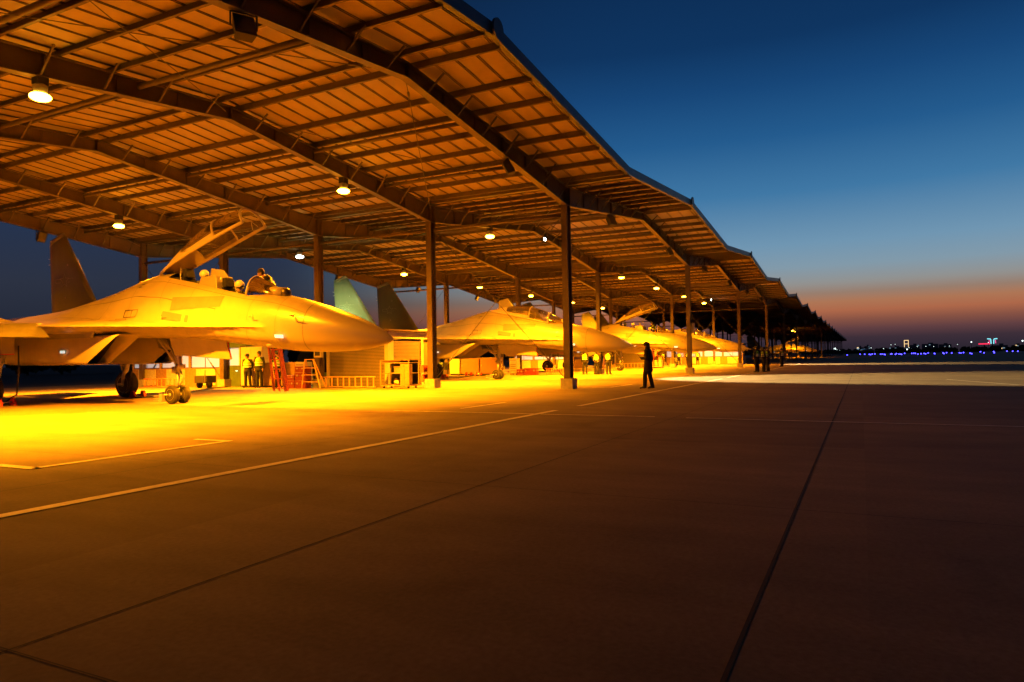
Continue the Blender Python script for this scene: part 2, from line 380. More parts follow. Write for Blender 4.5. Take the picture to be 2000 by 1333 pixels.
for b in range(NB):
    lab = BAYL[b] if b < 4 else 'dark open shelter bay in the receding row, %s beyond the lit bays' % ordn[b-3]
    t = thing('aircraft_shelter', (XC+b*W, 0, 0), lab, 'aircraft shelter', 'gabled open shelter bays along the apron')
    for jn in range(5): part('rafter_frame', ME['rafter'], t, (0, Y0+jn*D, 0))
    for sx in (-1, 1):
        for i in range(8):
            tt = (i+.35)/8.0 if i < 7 else .965
            x = sx*(H)*(1-tt)
            o = part('purlin', ME['purlin'], t, (x, 0, 7.99+.88*tt))
            o.scale = (sx, 1, 1)
        if b < 10:
            for tt in (.33, .7):
                for jn in range(4): part('pipe_strut', ME['strut'], t, (sx*H*(1-tt)+.25, Y0+jn*D+.1, ztop(tt)-.18))
    part('roof_sheet', ME['sheetL'], t); part('roof_sheet', ME['sheetR'], t)
    part('fascia', ME['fascia'], t); part('ridge_end_plate', ME['ridgeplate'], t)
    line_of_columns(t, H)
    if b == 0: line_of_columns(t, -H)
    if b < 5:
        for jn in (0, 3):
            for r in ('r1', 'r2', 'r3', 'r4'): part('brace_cable', ME[r], t, (0, Y0+jn*D, 0))

# ------------------------------------------------------------------ lamps (their own light lives here)
def high_bay(x, y, label, white=False, power=1.0, light=True, lit=True):
    t = thing('high_bay_lamp', (x, y, 7.37), label, 'ceiling lamp', 'high bay lamps under the shelter roof')
    tt = 1-abs((x-XC+H) % W-H)/H
    dz = zlow(tt)-7.37
    q = mb(M['dark']); q.tube([(0, 0, dz), (0, 0, .42)], .03, 8); q.box(-.13, .13, -.11, .11, .30, .52); q.build('housing', t)
    q = mb(M['metal'], True)
    q.rings([[(r*math.cos(2*PI*k/20), r*math.sin(2*PI*k/20), z) for k in range(20)] for r, z in ((.10, .32), (.16, .26), (.14, .14), (.17, .07), (.165, .07), (.13, .14), (.15, .25), (.09, .31))], cap0=False, cap1=False); q.build('reflector', t)
    q = mb(M['lampwhite'] if white else M['lampglow'], True)
    q.sphere((0, 0, .02), .225, 18, 8, (1, 1, .42)); q.build('lens', t)
    if light:
        col = WHITE if white else SODIUM
        for nm, ang, bl, pw in (('beam', 109, .65, KEY), ('spill', 160, .85, SPILL)):
            d = bpy.data.lights.new(nm, 'SPOT'); d.energy = pw*power*(.22 if white else 1); d.color = col; d.spot_size = math.radians(ang); d.spot_blend = bl; d.shadow_soft_size = .18
            o = bpy.data.objects.new(nm, d); C.objects.link(o); o.parent = t; o.location = (0, 0, -.09)
    return t
KEY, SPILL = 70000, 16500
PL = ['nearest', 'second', 'third', 'fourth']
for b in range(4):
    for f, fn in ((1, 'front'), (3, 'rear')):
        for sx, sn in ((-1, 'left'), (1, 'right')):
            wh = (b == 1 and f == 3 and sx == -1)
            lab = ('white glowing high bay lamp above the tail fins of the second jet' if wh else
                   'orange sodium lamp, %s %s one under the roof of the %s bay' % (fn, sn, PL[b]))
            high_bay(XC+b*W+sx*(5.35 if sx < 0 else 5.1), Y0+f*D, lab, wh)
for sx, sn in ((-1, 'left'), (1, 'right')):
    high_bay(XC+9*W+sx*5.2, Y0+D, 'distant small sodium lamp in the dark row, %s of its pair' % sn, power=.35)

def floodlight(x, y, z, label, tilt=.6, rz=0):
    t = thing('floodlight', (x, y, z), label, 'floodlight', 'unlit floodlights hung under the front beams', rz)
    q = mb(M['dark']); q.bar((-.24, 0, .0), (-.24, 0, .28), .03); q.bar((.24, 0, 0), (.24, 0, .28), .03); q.bar((-.255, 0, .28), (.255, 0, .28), .03); q.build('bracket', t)
    q = mb(M['dark'])
    c, s = math.cos(tilt), math.sin(tilt)
    def R(x, y, z): return (x, y*c+z*s, -y*s+z*c)
    q.hexa([R(-.2, -.1, -.26), R(.2, -.1, -.26), R(.16, .14, -.2), R(-.16, .14, -.2), R(-.2, -.1, .26), R(.2, -.1, .26), R(.16, .14, .2), R(-.16, .14, .2)])
    h = q.build('housing', t); bevel(h, .015)
    q = mb(M['lensoff']); q.hexa([R(-.17, -.112, -.22), R(.17, -.112, -.22), R(.17, -.102, -.22), R(-.17, -.102, -.22), R(-.17, -.112, .22), R(.17, -.112, .22), R(.17, -.102, .22), R(-.17, -.102, .22)]); q.build('lens', t)
for b in range(4):
    for sx, sn in ((-1, 'left'), (1, 'right')):
        floodlight(XC+b*W+sx*(5.3 if sx < 0 else 5.75), Y0-.05, zlow(.48)-.29, 'black unlit floodlight under the %s side of the front beam, %s bay' % (sn, PL[b]), .5, .5*sx)
        if b < 3: floodlight(XC+b*W+sx*5.4, Y0+4*D, zlow(.5)-.29, 'small floodlight under the %s side of the rear beam, %s bay' % (sn, PL[b]), -.5, 0)

def work_light(x, y, z, tx, ty, tz, pw, ang, label, bl=.08):
    t = thing('work_light', (x, y, z), label, 'floodlight', 'outward floodlights under the roof')
    q = mb(M['dark']); q.box(-.16, .16, -.05, .12, -.11, .11); q.build('housing', t)
    q = mb(M['lampwhite']); q.box(-.13, .13, -.062, -.052, -.08, .08); q.build('lens', t)
    q = mb(M['metal'], True); q.tube([(0, .06, .10), (0, .44, .38)], .025, 6); q.build('bracket', t)
    d = bpy.data.lights.new('beam', 'SPOT'); d.energy = pw; d.color = (1, .66, .28); d.spot_size = math.radians(ang); d.spot_blend = bl; d.shadow_soft_size = .04
    o = bpy.data.objects.new('beam', d); C.objects.link(o); o.parent = t; o.location = (0, -.1, 0)
    o.rotation_euler = Vector((tx-x, ty-y, tz-z)).to_track_quat('-Z', 'Y').to_euler()
#WORKLIGHTS
work_light(36.7, 16.2, 8.05, 37.8, 1, 0, 75000, 52, 'small outward floodlight under the ridge of the second bay', .35)
work_light(86.5, 16.2, 7.9, 83, 0, 0, 80000, 40, 'small outward floodlight under the roof of the farthest lit bay', .35)


# ------------------------------------------------------------------ fighter jets
def interp(tab, s):
    if s <= tab[0][0]: return tab[0][1:]
    for a_, b_ in zip(tab, tab[1:]):
        if s <= b_[0]:
            t = (s-a_[0])/(b_[0]-a_[0]); return tuple(p+(q-p)*t for p, q in zip(a_[1:], b_[1:]))
    return tab[-1][1:]
# s, ztop, zbot, core half width, height of max width, edge half width, edge height
BODY = [(0, 1.775, 1.765, .005, 1.77, .005, 1.77), (.12, 1.87, 1.70, .09, 1.785, .09, 1.785), (.35, 2.03, 1.63, .20, 1.82, .20, 1.82), (.7, 2.21, 1.56, .33, 1.88, .33, 1.88), (1.2, 2.42, 1.51, .47, 1.95, .47, 1.95),
        (2.1, 2.73, 1.48, .64, 2.06, .64, 2.06), (3.0, 2.98, 1.52, .75, 2.14, .75, 2.14), (3.6, 3.12, 1.58, .80, 2.18, .80, 2.18), (4.2, 3.20, 1.65, .84, 2.21, .86, 2.21), (4.75, 3.28, 1.72, .86, 2.23, .90, 2.23),
        (6.0, 3.57, 1.86, .90, 2.28, 1.02, 2.27), (7.0, 3.82, 1.95, .92, 2.32, 1.15, 2.31), (8.05, 4.04, 2.02, .95, 2.36, 1.36, 2.34), (8.7, 4.06, 2.05, .97, 2.38, 1.55, 2.36), (9.5, 3.90, 2.08, 1.0, 2.42, 1.85, 2.38),
        (10.5, 3.63, 2.10, 1.05, 2.48, 2.30, 2.40), (11.2, 3.48, 2.12, 1.1, 2.5, 2.55, 2.42), (12.0, 3.33, 2.12, 1.15, 2.52, 2.6, 2.44), (13.2, 3.12, 2.12, 1.2, 2.52, 2.6, 2.44), (15.0, 2.97, 2.15, 1.2, 2.5, 2.6, 2.44), (17.0, 2.88, 2.2, 1.1, 2.5, 2.5, 2.44),
        (18.2, 2.8, 2.25, .7, 2.48, .9, 2.46), (19.5, 2.68, 2.25, .4, 2.46, .4, 2.46), (20.8, 2.6, 2.3, .22, 2.45, .22, 2.45), (21.4, 2.5, 2.38, .08, 2.44, .08, 2.44)]
def smax(a_, b_, k=.12):
    h = max(k-abs(a_-b_), 0)/k; return max(a_, b_)+h*h*k*.25
def section(s):
    zt, zb, wb, zc, wl, zl = interp(BODY, s)
    yc = min(.42, .5*wb); ys = [yc*i/3 for i in range(4)]+[yc+(wl-yc)*math.sin(PI/2*i/10) for i in range(1, 11)]
    up, lo = [], []
    for y in ys:
        e = wl-y
        k = max(0, 1-(y/wb)**2)**.5 if y < wb else 0
        cu = zc+(zt-zc)*k; cl = zc-(zc-zb)*(max(0, 1-(y/wb)**2.6)**(1/2.6) if y < wb else 0)
        if wl > wb*1.02:
            f = min(1, e/(wl*.9))
            pu = zl+.42*f**.8*min(1, (wl-wb)*2); pl = zl-.20*min(1, e/.5)*min(1, (wl-wb)*2)
            zu = smax(cu if y < wb else zl-.5, pu, .35) if e > 1e-4 else zl
            zd = -smax(-cl if y < wb else -(zl+.5), -pl, .2) if e > 1e-4 else zl
        else:
            zu, zd = cu, cl
        up.append((y, zu)); lo.append((y, zd))
    return up, lo
def body_mesh():
    q = mb(M['jet'], True)
    q.use(M['radome'], True); q.use(M['jet'], True)
    ss = [0, .05, .12, .2, .35, .5, .7, .95, 1.2, 1.6, 2.1, 2.5, 3.0, 3.3, 3.6, 3.9, 4.2, 4.5, 4.75, 5.1, 5.5, 6.0, 6.5, 7.0, 7.5, 8.05, 8.4, 8.7, 9.1, 9.5, 10, 10.5, 10.85, 11.2, 11.6, 12, 12.6, 13.2, 14, 15, 16, 17, 17.6, 18.2, 18.8, 19.5, 20.2, 20.8, 21.1, 21.4]
    rs = []
    for s in ss:
        up, lo = section(s)
        ring = [(y, s, z) for y, z in up]+[(y, s, z) for y, z in lo[:-1][::-1]]     # right half: top centre -> edge -> bottom centre
        ring += [(-y, s, z) for y, z in lo[1:-1]]+[(-y, s, z) for y, z in up[1:][::-1]]
        rs.append(ring)
    n = len(rs[0]); bs = []
    for r in rs: bs.append(len(q.v)); q.v += r
    nu = 14
    for i, (a_, b_) in enumerate(zip(bs, bs[1:])):
        q.use(M['radome'] if ss[i] < 2.45 else M['jet'], True)
        for k in range(n):
            k2 = (k+1) % n
            cut = 4.74 < ss[i] < 8.0 and (k < 3 or k >= n-3)
            if cut: continue
            q.face((a_+k, b_+k, b_+k2, a_+k2))
    q.face([bs[-1]+k for k in range(n)][::-1]); q.face([bs[0]+k for k in range(n)])
    return q
def sill(s): return dict(zip('z', (section(s)[0][3][1],)))['z']
def plate(q, pts, t0, t1, axis, off):
    """flat lifting surface: pts = [(u, v)], thickness t at edges"""
    pass
def airfoil(q, root, tip, n=9):
    """root/tip = (lateral, s_le, s_te, z, thick) ; vertical if root[5]"""
    rs = []
    for (l, s0, s1, z, th) in (root, tip):
        ring = []
        for i in range(n+1):
            u = i/n; h = th*(2.6*math.sqrt(u)*(1-u)**1.1+.06*(u < 1))*.5+.004
            ring.append((l, s0+(s1-s0)*u, z+h))
        for i in range(n, -1, -1):
            u = i/n; h = th*(2.6*math.sqrt(u)*(1-u)**1.1+.06*(u < 1))*.5+.004
            ring.append((l, s0+(s1-s0)*u, z-h*.8))
        rs.append(ring)
    q.rings(rs); return q
def fin_airfoil(q, base, tip, n=8):
    rs = []
    for (z0, z1, s0, s1, th) in (base, tip):
        ring = []
        for sgn, rng in ((1, range(n+1)), (-1, range(n, -1, -1))):
            for i in rng:
                u = i/n; h = th*(2.6*math.sqrt(u)*(1-u)**1.1)*.5+.006
                ring.append((sgn*h, s0+(s1-s0)*u, z0+(z1-z0)*u))
        rs.append(ring)
    q.rings(rs); return q
def wheel(q_t, q_r, c, R, w):
    x, y, z = c
    prof = [(-w/2, R*.62), (-w/2, R*.86), (-w*.36, R*.97), (-w*.15, R), (w*.15, R), (w*.36, R*.97), (w/2, R*.86), (w/2, R*.62)]
    q_t.rings([[(x+dx, y+r*math.cos(2*PI*k/28), z+r*math.sin(2*PI*k/28)) for k in range(28)] for dx, r in prof])
    for sg in (-1, 1):
        prof = [(sg*w*.30, R*.60), (sg*w*.52, R*.60), (sg*w*.40, R*.48), (sg*w*.38, R*.2), (sg*w*.55, R*.16), (sg*w*.55, .005)]
        q_r.rings([[(x+dx, y+r*math.cos(2*PI*k/24), z+r*math.sin(2*PI*k/24)) for k in range(24)] for dx, r in prof])
    return
def star_outline(q, c, R, ax):
    """low-visibility emblem: five-pointed star outline between two short bars, drawn in thin raised lines; ax = +-1 side"""
    x, s, z = c
    P = lambda u, v: (x, s+u, z+v)
    pts = []
    for i in range(10):
        r = R if i % 2 == 0 else R*.42; a_ = PI/2+i*PI/5
        pts.append((r*math.cos(a_), r*math.sin(a_)))
    for i in range(10):
        q.bar(P(*pts[i]), P(*pts[(i+1) % 10]), .012, .015, up=(1, 0, 0))
    for sg in (-1, 1):
        a0, a1 = sg*R*.62, sg*R*1.9
        for v in (-R*.24, R*.24): q.bar(P(a0+sg*R*.15*(1), v), P(a1, v), .012, .015, up=(1, 0, 0))
        q.bar(P(a1, -R*.24), P(a1, R*.24), .012, .015, up=(1, 0, 0))
M['seam'] = mat('panel_seam_line', (.11, .10, .085), .6)
M['emblem'] = mat('emblem_line_paint', (.36, .38, .30), .5)

def build_jet(loc, label):
    t = thing('fighter_jet', loc, label, 'fighter jet', 'grey twin-seat fighter jets parked under the shelters')
    fus = body_mesh().build('fuselage', t)
    # small hatches, vents and probes of the body
    def onbody(s, y):
        up, lo = section(s)
        ya = abs(y)
        for (y0, z0), (y1, z1) in zip(up, up[1:]):
            if y0 <= ya <= y1: return z0+(z1-z0)*(ya-y0)/max(1e-6, y1-y0)
        return up[-1][1]
    def panel(mbd, s0, s1, y0, y1, lift=.006, nn=4):
        """thin sheet that follows the upper skin between two stations"""
        g0 = []
        for i in range(nn+1):
            for k in range(nn+1):
                s = s0+(s1-s0)*i/nn; y = y0+(y1-y0)*k/nn
                g0.append((y+math.copysign(lift*1.2, y), s, onbody(s, y)+lift*.8))
        b = len(mbd.v); mbd.v += g0
        for i in range(nn):
            for k in range(nn): mbd.face((b+i*(nn+1)+k, b+i*(nn+1)+k+1, b+(i+1)*(nn+1)+k+1, b+(i+1)*(nn+1)+k))
    for sg in (-1, 1):
        def panelz(mbd, s0, s1, za, zb_, z2a=None, z2b=None, lift=.007, nn=4):
            def inv(s, z):
                lo_, hi_ = .02, interp(BODY, s)[4]
                for _ in range(26):
                    m_ = (lo_+hi_)/2
                    if onbody(s, m_) > z: lo_ = m_
                    else: hi_ = m_
                return lo_
            b = len(mbd.v)
            for i in range(nn+1):
                for k in range(nn+1):
                    f_ = i/nn; s = s0+(s1-s0)*f_; a0 = za+((z2a if z2a else za)-za)*f_; a1 = zb_+((z2b if z2b else zb_)-zb_)*f_
                    z = a0+(a1-a0)*k/nn; mbd.v.append((sg*(inv(s, z)+lift), s, z+lift*.5))
            for i in range(nn):
                for k in range(nn): mbd.face((b+i*(nn+1)+k, b+i*(nn+1)+k+1, b+(i+1)*(nn+1)+k+1, b+(i+1)*(nn+1)+k))
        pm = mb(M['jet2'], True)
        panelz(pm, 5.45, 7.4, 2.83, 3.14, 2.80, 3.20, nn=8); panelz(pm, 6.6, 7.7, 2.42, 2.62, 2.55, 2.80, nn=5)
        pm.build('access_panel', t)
        pd = mb(M['nozzle'])
        def frame(s0, s1, z0, z1, w=.028, v=.022):
            panelz(pd, s0, s0+w, z0, z1); panelz(pd, s1-w, s1, z0, z1); panelz(pd, s0, s1, z0, z0+v); panelz(pd, s0, s1, z1-v, z1)
        frame(8.77, 9.33, 2.66, 2.90); panelz(pd, 9.03, 9.06, 2.66, 2.90)
        frame(9.2, 9.6, 2.56, 2.63, .02, .012)
        panelz(pd, 7.62, 7.86, 2.72, 2.76); panelz(pd, 7.62, 7.80, 2.66, 2.69); panelz(pd, 7.46, 7.66, 2.57, 2.60); panelz(pd, 7.6, 7.64, 2.54, 2.61); panelz(pd, 8.92, 9.1, 3.68, 3.72); panelz(pd, 9.0, 9.14, 3.60, 3.63)
        pd.build('vent_panel', t)
        pr = mb(M['metal'], True)
        pr.tube([(sg*.70, 2.75, 2.45), (sg*.86, 2.75, 2.47), (sg*.88, 2.50, 2.47)], [.02, .018, .010], 6)
        pr.tube([(sg*.76, 4.15, 2.52), (sg*.92, 4.15, 2.5), (sg*.93, 4.0, 2.5)], .012, 5)
        pr.tube([(sg*.60, 3.7, 1.74), (sg*.74, 3.7, 1.70), (sg*.74, 3.5, 1.70)], .015, 5)
        pr.build('air_data_probe', t)
        fl = mb(M['formation']); yb = .80*sg
        fl.hexa([(sg*.795, 3.05, 1.87), (sg*.80, 3.33, 1.89), (sg*.78, 3.33, 1.89), (sg*.77, 3.05, 1.87), (sg*.815, 3.05, 1.96), (sg*.825, 3.33, 1.975), (sg*.79, 3.33, 1.975), (sg*.78, 3.05, 1.96)])
        fl.build('formation_light', t)
        fl = mb(M['formation']); fl.box(sg*1.60-.01, sg*1.60+.012, 11.3, 11.52, 1.62, 1.70); fl.build('formation_light', t)
    seam = mb(M['seam'], True)
    def ringseam(s0, w, ylim=1.0, low=True):
        for which in ((0, 1) if low else (0,)):
            for sg in (-1, 1):
                A_ = [section(s0)[which], section(s0+w)[which]]
                n_ = len(A_[0]); b0 = len(seam.v)
                zc_ = 2.3
                for (ya, za), (yb, zb_) in zip(*A_):
                    if ya < .43 and 4.6 < s0 < 8.1 and which == 0: ya = yb = max(ya, .43)
                    dz = .006 if which == 0 else -.006
                    seam.v += [(sg*(ya+.004), s0, za+dz), (sg*(yb+.004), s0+w, zb_+dz)]
                for k in range(n_-1):
                    if s0 > 4.6 and s0 < 8.1 and which == 0 and k < 3: continue
                    seam.face((b0+2*k, b0+2*k+1, b0+2*k+3, b0+2*k+2))
    for s0, w in ((2.45, .018), (3.35, .007), (4.35, .007), (5.6, .007), (6.7, .007), (7.9, .008), (9.2, .008), (10.2, .008), (11.5, .008), (12.6, .010)): ringseam(s0, w)
    for sg in (-1, 1):
        for y0, a_, b_ in ((.55, 2.5, 11.4), (.80, 5.6, 12.5), (1.25, 9.2, 12.6)):
            nn_ = 40; b0 = len(seam.v)
            for i in range(nn_+1):
                s = a_+(b_-a_)*i/nn_; wl_ = interp(BODY, s)[4]; yy = min(y0, wl_*.93)
                seam.v += [(sg*(yy+.003), s, onbody(s, yy)+.006), (sg*(yy+.011), s, onbody(s, yy+.008)+.004)]
            for i in range(nn_): seam.face((b0+2*i, b0+2*i+1, b0+2*i+3, b0+2*i+2))
    o_ = seam.build('panel_seam', t); o_['kind'] = 'stuff'
    pr = mb(M['metal'], True); pr.tube([(0, .03, 1.77), (0, -.22, 1.765)], [.02, .008], 6); pr.build('pitot_tube', t)
    # infrared ball and its fairing in front of the windscreen
    q = mb(M['jet'], True); q.tube([(-.12, 3.62, 3.16), (-.12, 4.0, 3.2), (-.12, 4.45, 3.24)], [.16, .165, .14], 18); q.build('sensor_fairing', t)
    q = mb(M['nozzle'], True); q.sphere((-.12, 3.60, 3.16), .155, 18, 12); q.build('sensor_ball', t)
    # windscreen
    def arch(s, z0, zt, w, n=14, lean=0):
        return [(w*math.cos(PI*k/n)*1.0, s+lean*math.sin(PI*k/n), z0+(zt-z0)*math.sin(PI*k/n)) for k in range(n+1)]
    q = mb(M['glass'], True)
    q.rings([arch(3.75, 3.12, 3.17, .20), arch(3.95, 3.14, 3.32, .30), arch(4.2, 3.14, 3.45, .36), arch(4.5, 3.14, 3.60, .41), arch(4.78, 3.14, 3.70, .43, lean=.0)], False, False, closed=False); q.build('windscreen', t)
    q = mb(M['frame'], True); A_ = arch(4.78, 3.10, 3.72, .44); q.tube(A_, .028, 8)
    q.build('windscreen_arch', t)
    q = mb(M['dark'], True); q.hexa([(-.33, 4.35, 3.1), (.33, 4.35, 3.1), (.36, 4.9, 3.05), (-.36, 4.9, 3.05), (-.25, 4.40, 3.26), (.25, 4.40, 3.26), (.33, 4.85, 3.36), (-.33, 4.85, 3.36)]); q.build('front_coaming', t)
    # cockpit tub, seats, middle coaming
    q = mb(M['dark'])
    for (s0, s1) in ((4.76, 8.04),):
        q.box(-.415, -.405, s0, s1, 2.3, 3.1); q.box(.405, .415, s0, s1, 2.3, 3.1); q.box(-.405, .405, s0, s1, 2.29, 2.3)
        q.hexa([(-.405, s0, 3.0), (-.395, s0, 3.0), (-.395, s1, 3.0), (-.405, s1, 3.0), (-.42, s0, 3.12), (-.40, s0, 3.12), (-.40, s1, 3.86), (-.42, s1, 3.86)])
        q.hexa([(.395, s0, 3.0), (.405, s0, 3.0), (.405, s1, 3.0), (.395, s1, 3.0), (.40, s0, 3.12), (.42, s0, 3.12), (.42, s1, 3.86), (.40, s1, 3.86)])
        q.box(-.4, .4, s1-.02, s1, 2.3, 3.9)
    q.build('cockpit_tub', t)
    for sb, zs in ((5.85, 2.75), (7.55, 3.15)):
        e = bpy.data.objects.new('ejection_seat', None)
        q = mb(M['black']); q.box(-.22, .22, sb-.55, sb-.02, zs-.3, zs+.02); q.build('seat_pan', None)
        s1_ = C.objects[-1]
        q = mb(M['cloth'])
        q.hexa([(-.24, sb-.05, zs), (.24, sb-.05, zs), (.24, sb+.08, zs), (-.24, sb+.08, zs), (-.22, sb+.10, zs+.72), (.22, sb+.10, zs+.72), (.22, sb+.22, zs+.72), (-.22, sb+.22, zs+.72)])
        q.hexa([(-.17, sb+.02, zs+.722), (.17, sb+.02, zs+.722), (.17, sb+.22, zs+.722), (-.17, sb+.22, zs+.722), (-.14, sb+.08, zs+1.0), (.14, sb+.08, zs+1.0), (.14, sb+.22, zs+1.0), (-.14, sb+.22, zs+1.0)])
        seat = q.build('ejection_seat', t); bevel(seat, .02)
        s1_.parent = seat; s1_.name = 'seat_pan'
        q = mb(M['metal'], True)
        for x in (-.2, .2): q.tube([(x, sb+.13, zs-.2), (x, sb+.25, zs+.75), (x*.8, sb+.28, zs+1.02)], .02, 6)
        q.tube([(-.12, sb-.5, zs+.02), (-.04, sb-.52, zs+.1), (.04, sb-.52, zs+.1), (.12, sb-.5, zs+.02)], .015, 6)
        q.build('seat_rail', seat)
    q = mb(M['jet'])
    q.hexa([(-.41, 5.98, 3.36), (.41, 5.98, 3.36), (.41, 6.75, 3.55), (-.41, 6.75, 3.55), (-.30, 6.15, 3.82), (.30, 6.15, 3.82), (.36, 6.72, 3.80), (-.36, 6.72, 3.80)])
    q.hexa([(-.34, 6.32, 3.80), (.34, 6.32, 3.80), (.34, 6.36, 3.80), (-.34, 6.36, 3.80), (-.22, 6.42, 4.05), (.22, 6.42, 4.05), (.22, 6.45, 4.05), (-.22, 6.45, 4.05)])
    o = q.build('rear_coaming', t); bevel(o, .03)
    q = mb(M['metal'], True); random.seed(3)
    for i in range(26):
        s = random.choice([random.uniform(5.0, 5.7), random.uniform(6.85, 7.5), random.uniform(7.75, 8.0)]); y = random.choice([-1, 1])*random.uniform(.25, .38); z = sill(s)-random.uniform(.05, .2)
        q.tube([(y, s, z), (y+random.uniform(-.05, .05), s+random.uniform(.03, .12), z+random.uniform(.02, .1))], .012, 5)
    q.build('cockpit_equipment', t)
    # canopy, hinged at its rear
    HZ, HS = 4.02, 8.6
    ce = bpy.data.objects.new('canopy', None); 
    ST = [(4.82, 3.15, 3.74, .43), (5.3, 3.28, 3.97, .44), (5.95, 3.44, 4.16, .45), (6.5, 3.56, 4.25, .45), (7.0, 3.68, 4.26, .45), (7.4, 3.76, 4.23, .44), (7.8, 3.85, 4.19, .42), (8.2, 3.93, 4.13, .38), (8.6, 3.99, 4.07, .30)]
    def loc_(p): return (p[0], p[1]-HS, p[2]-HZ)
    def arch2(s, z0, zt, w, n=14, sc=1.0):
        return [loc_((sc*w*math.cos(PI*k/n), s, z0+(zt-z0)*(math.sin(PI*k/n)**.85)*sc)) for k in range(n+1)]
    q = mb(M['frame'], True)
    for sg in (-1, 1):
        q.tube([loc_((sg*w, s, z0+.02)) for s, z0, zt, w in ST], [(.03, .055)]*len(ST), 8)
    q.tube(arch2(*ST[0]), .038, 8); q.tube(arch2(*ST[2]), .030, 8)
    q.rings([arch2(*a) for a in ST[5:]], False, False, closed=False); q.rings([arch2(*a, sc=.97)[::-1] for a in ST[5:]], False, False, closed=False)
    for k0, k1 in ((0, 2), (12, 14)):
        rs_ = [arch2(*a, sc=1.003) for a in ST[2:6]]; rs_ = [[Vector(r[k0 if k0 == 0 else 14]), Vector(r[k0 if k0 == 0 else 14]).lerp(Vector(r[1 if k0 == 0 else 13]), f_), Vector(r[1 if k0 == 0 else 13]).lerp(Vector(r[2 if k0 == 0 else 12]), max(0, f_*2-1.4))] for r, f_ in zip(rs_, (.0, .15, .5, 1.0))]
        q.rings(rs_, False, False, closed=False)
    fr = q.build('canopy', t)
    fr.location = (0, HS, HZ)
    q = mb(M['glass'], True); q.rings([arch2(*a, sc=.99) for a in ST[:6]], False, False, closed=False); q.build('canopy_glass', fr)
    q = mb(M['metal'], True)
    for sg in (-1, 1):
        for s, z in ((5.6, 3.35), (6.9, 3.66)): q.tube([loc_((sg*.40, s, z)), loc_((sg*.36, s+.06, z+.12))], .014, 5)
    q.tube([loc_((.36, 5.0, 3.3)), loc_((.30, 5.1, 3.55)), loc_((.33, 5.2, 3.33))], .01, 5)
    q.build('canopy_latch', fr)
    # wings with drooped leading edge flaps
    for sg in (-1, 1):
        q = mb(M['jet'], True)
        airfoil(q, (sg*2.15, 10.95, 16.9, 2.44, .30), (sg*7.2, 15.1, 17.6, 2.40, .10))
        wg = q.build('wing', t)
        q = mb(M['jet2'], True)
        rs = []
        for (l, s0, z, ch, th) in ((sg*2.45, 11.15, 2.45, .78, .15), (sg*7.1, 15.05, 2.40, .50, .07)):
            c, sn = math.cos(.50), math.sin(.50)
            prof = [(0, th*.5), (-ch*.5, th*.40), (-ch*.95, th*.06), (-ch, 0), (-ch*.95, -th*.06), (-ch*.5, -th*.36), (0, -th*.5), (.10, 0)]
            rs.append([(l, s0+.12+a_*c, z+b_+a_*sn) for a_, b_ in prof])
        q.rings(rs); q.build('leading_edge_flap', wg)
        q = mb(M['jet'], True); q.tube([(sg*7.28, 14.3, 2.40), (sg*7.28, 14.6, 2.40), (sg*7.28, 17.6, 2.38), (sg*7.28, 17.9, 2.38)], [.02, .07, .07, .03], 8); q.build('wingtip_rail', wg)
        for l, s0 in ((3.6, 12.6), (4.9, 13.6)):
            q = mb(M['jet2']); q.hexa([(sg*l-.05, s0+.3, 1.98), (sg*l+.05, s0+.3, 1.98), (sg*l+.05, s0+2.6, 2.0), (sg*l-.05, s0+2.6, 2.0), (sg*l-.06, s0, 2.38), (sg*l+.06, s0, 2.38), (sg*l+.06, s0+2.9, 2.36), (sg*l-.06, s0+2.9, 2.36)])
            q.box(sg*l-.045, sg*l+.045, s0+.1, s0+2.7, 1.90, 1.978); q.build('weapon_pylon', wg)
        # tail boom, tailplane, fin
        q = mb(M['jet'], True)
        q.rings([[(sg*2.15+w*math.cos(2*PI*k/16), s, z+h*math.sin(2*PI*k/16)) for k in range(16)] for s, w, h, z in ((12.6, .05, .05, 2.5), (14, .33, .28, 2.55), (17, .36, .30, 2.58), (19.3, .26, .22, 2.55), (20.2, .05, .05, 2.5))]); q.build('tail_boom', t)
        q = mb(M['jet'], True); airfoil(q, (sg*2.4, 16.9, 20.4, 2.52, .2), (sg*4.95, 19.2, 20.7, 2.50, .06)); q.build('tailplane', t)
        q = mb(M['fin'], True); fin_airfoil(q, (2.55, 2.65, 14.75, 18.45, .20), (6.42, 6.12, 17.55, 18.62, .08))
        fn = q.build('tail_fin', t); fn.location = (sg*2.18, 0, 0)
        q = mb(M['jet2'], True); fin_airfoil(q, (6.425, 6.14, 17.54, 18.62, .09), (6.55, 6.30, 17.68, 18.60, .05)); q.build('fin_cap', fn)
        q = mb(M['emblem']); star_outline(q, (sg*.062, 17.55, 4.62), .30, sg); star_outline(q, (-sg*.062, 17.55, 4.62), .30, sg); q.build('emblem', fn)
        q = mb(M['metal']); q.tube([(0, 18.5, 5.55), (0, 18.72, 5.57)], .012, 5); q.tube([(0, 18.5, 5.35), (0, 18.70, 5.33)], .012, 5); q.box(-.08, .08, 17.3, 17.36, 5.2, 5.26); q.box(-.08, .08, 17.45, 17.5, 3.9, 3.97); q.build('static_wick', fn)
        # engine nacelle with raked intake
        q = mb(M['jet'], True)
        def sq(cx, cz, w, h, p, s, rk=0, n=24, zt=0):
            out = []
            for k in range(n):
                a_ = 2*PI*k/n; ca, sa = math.cos(a_), math.sin(a_)
                x = cx+w*math.copysign(abs(ca)**p, ca); z = cz+h*math.copysign(abs(sa)**p, sa)
                out.append((sg*x, s+rk*(zt-z), z))
            return out
        mouth = sq(1.12, 1.70, .37, .45, .22, 8.85, 1.78, zt=2.15)
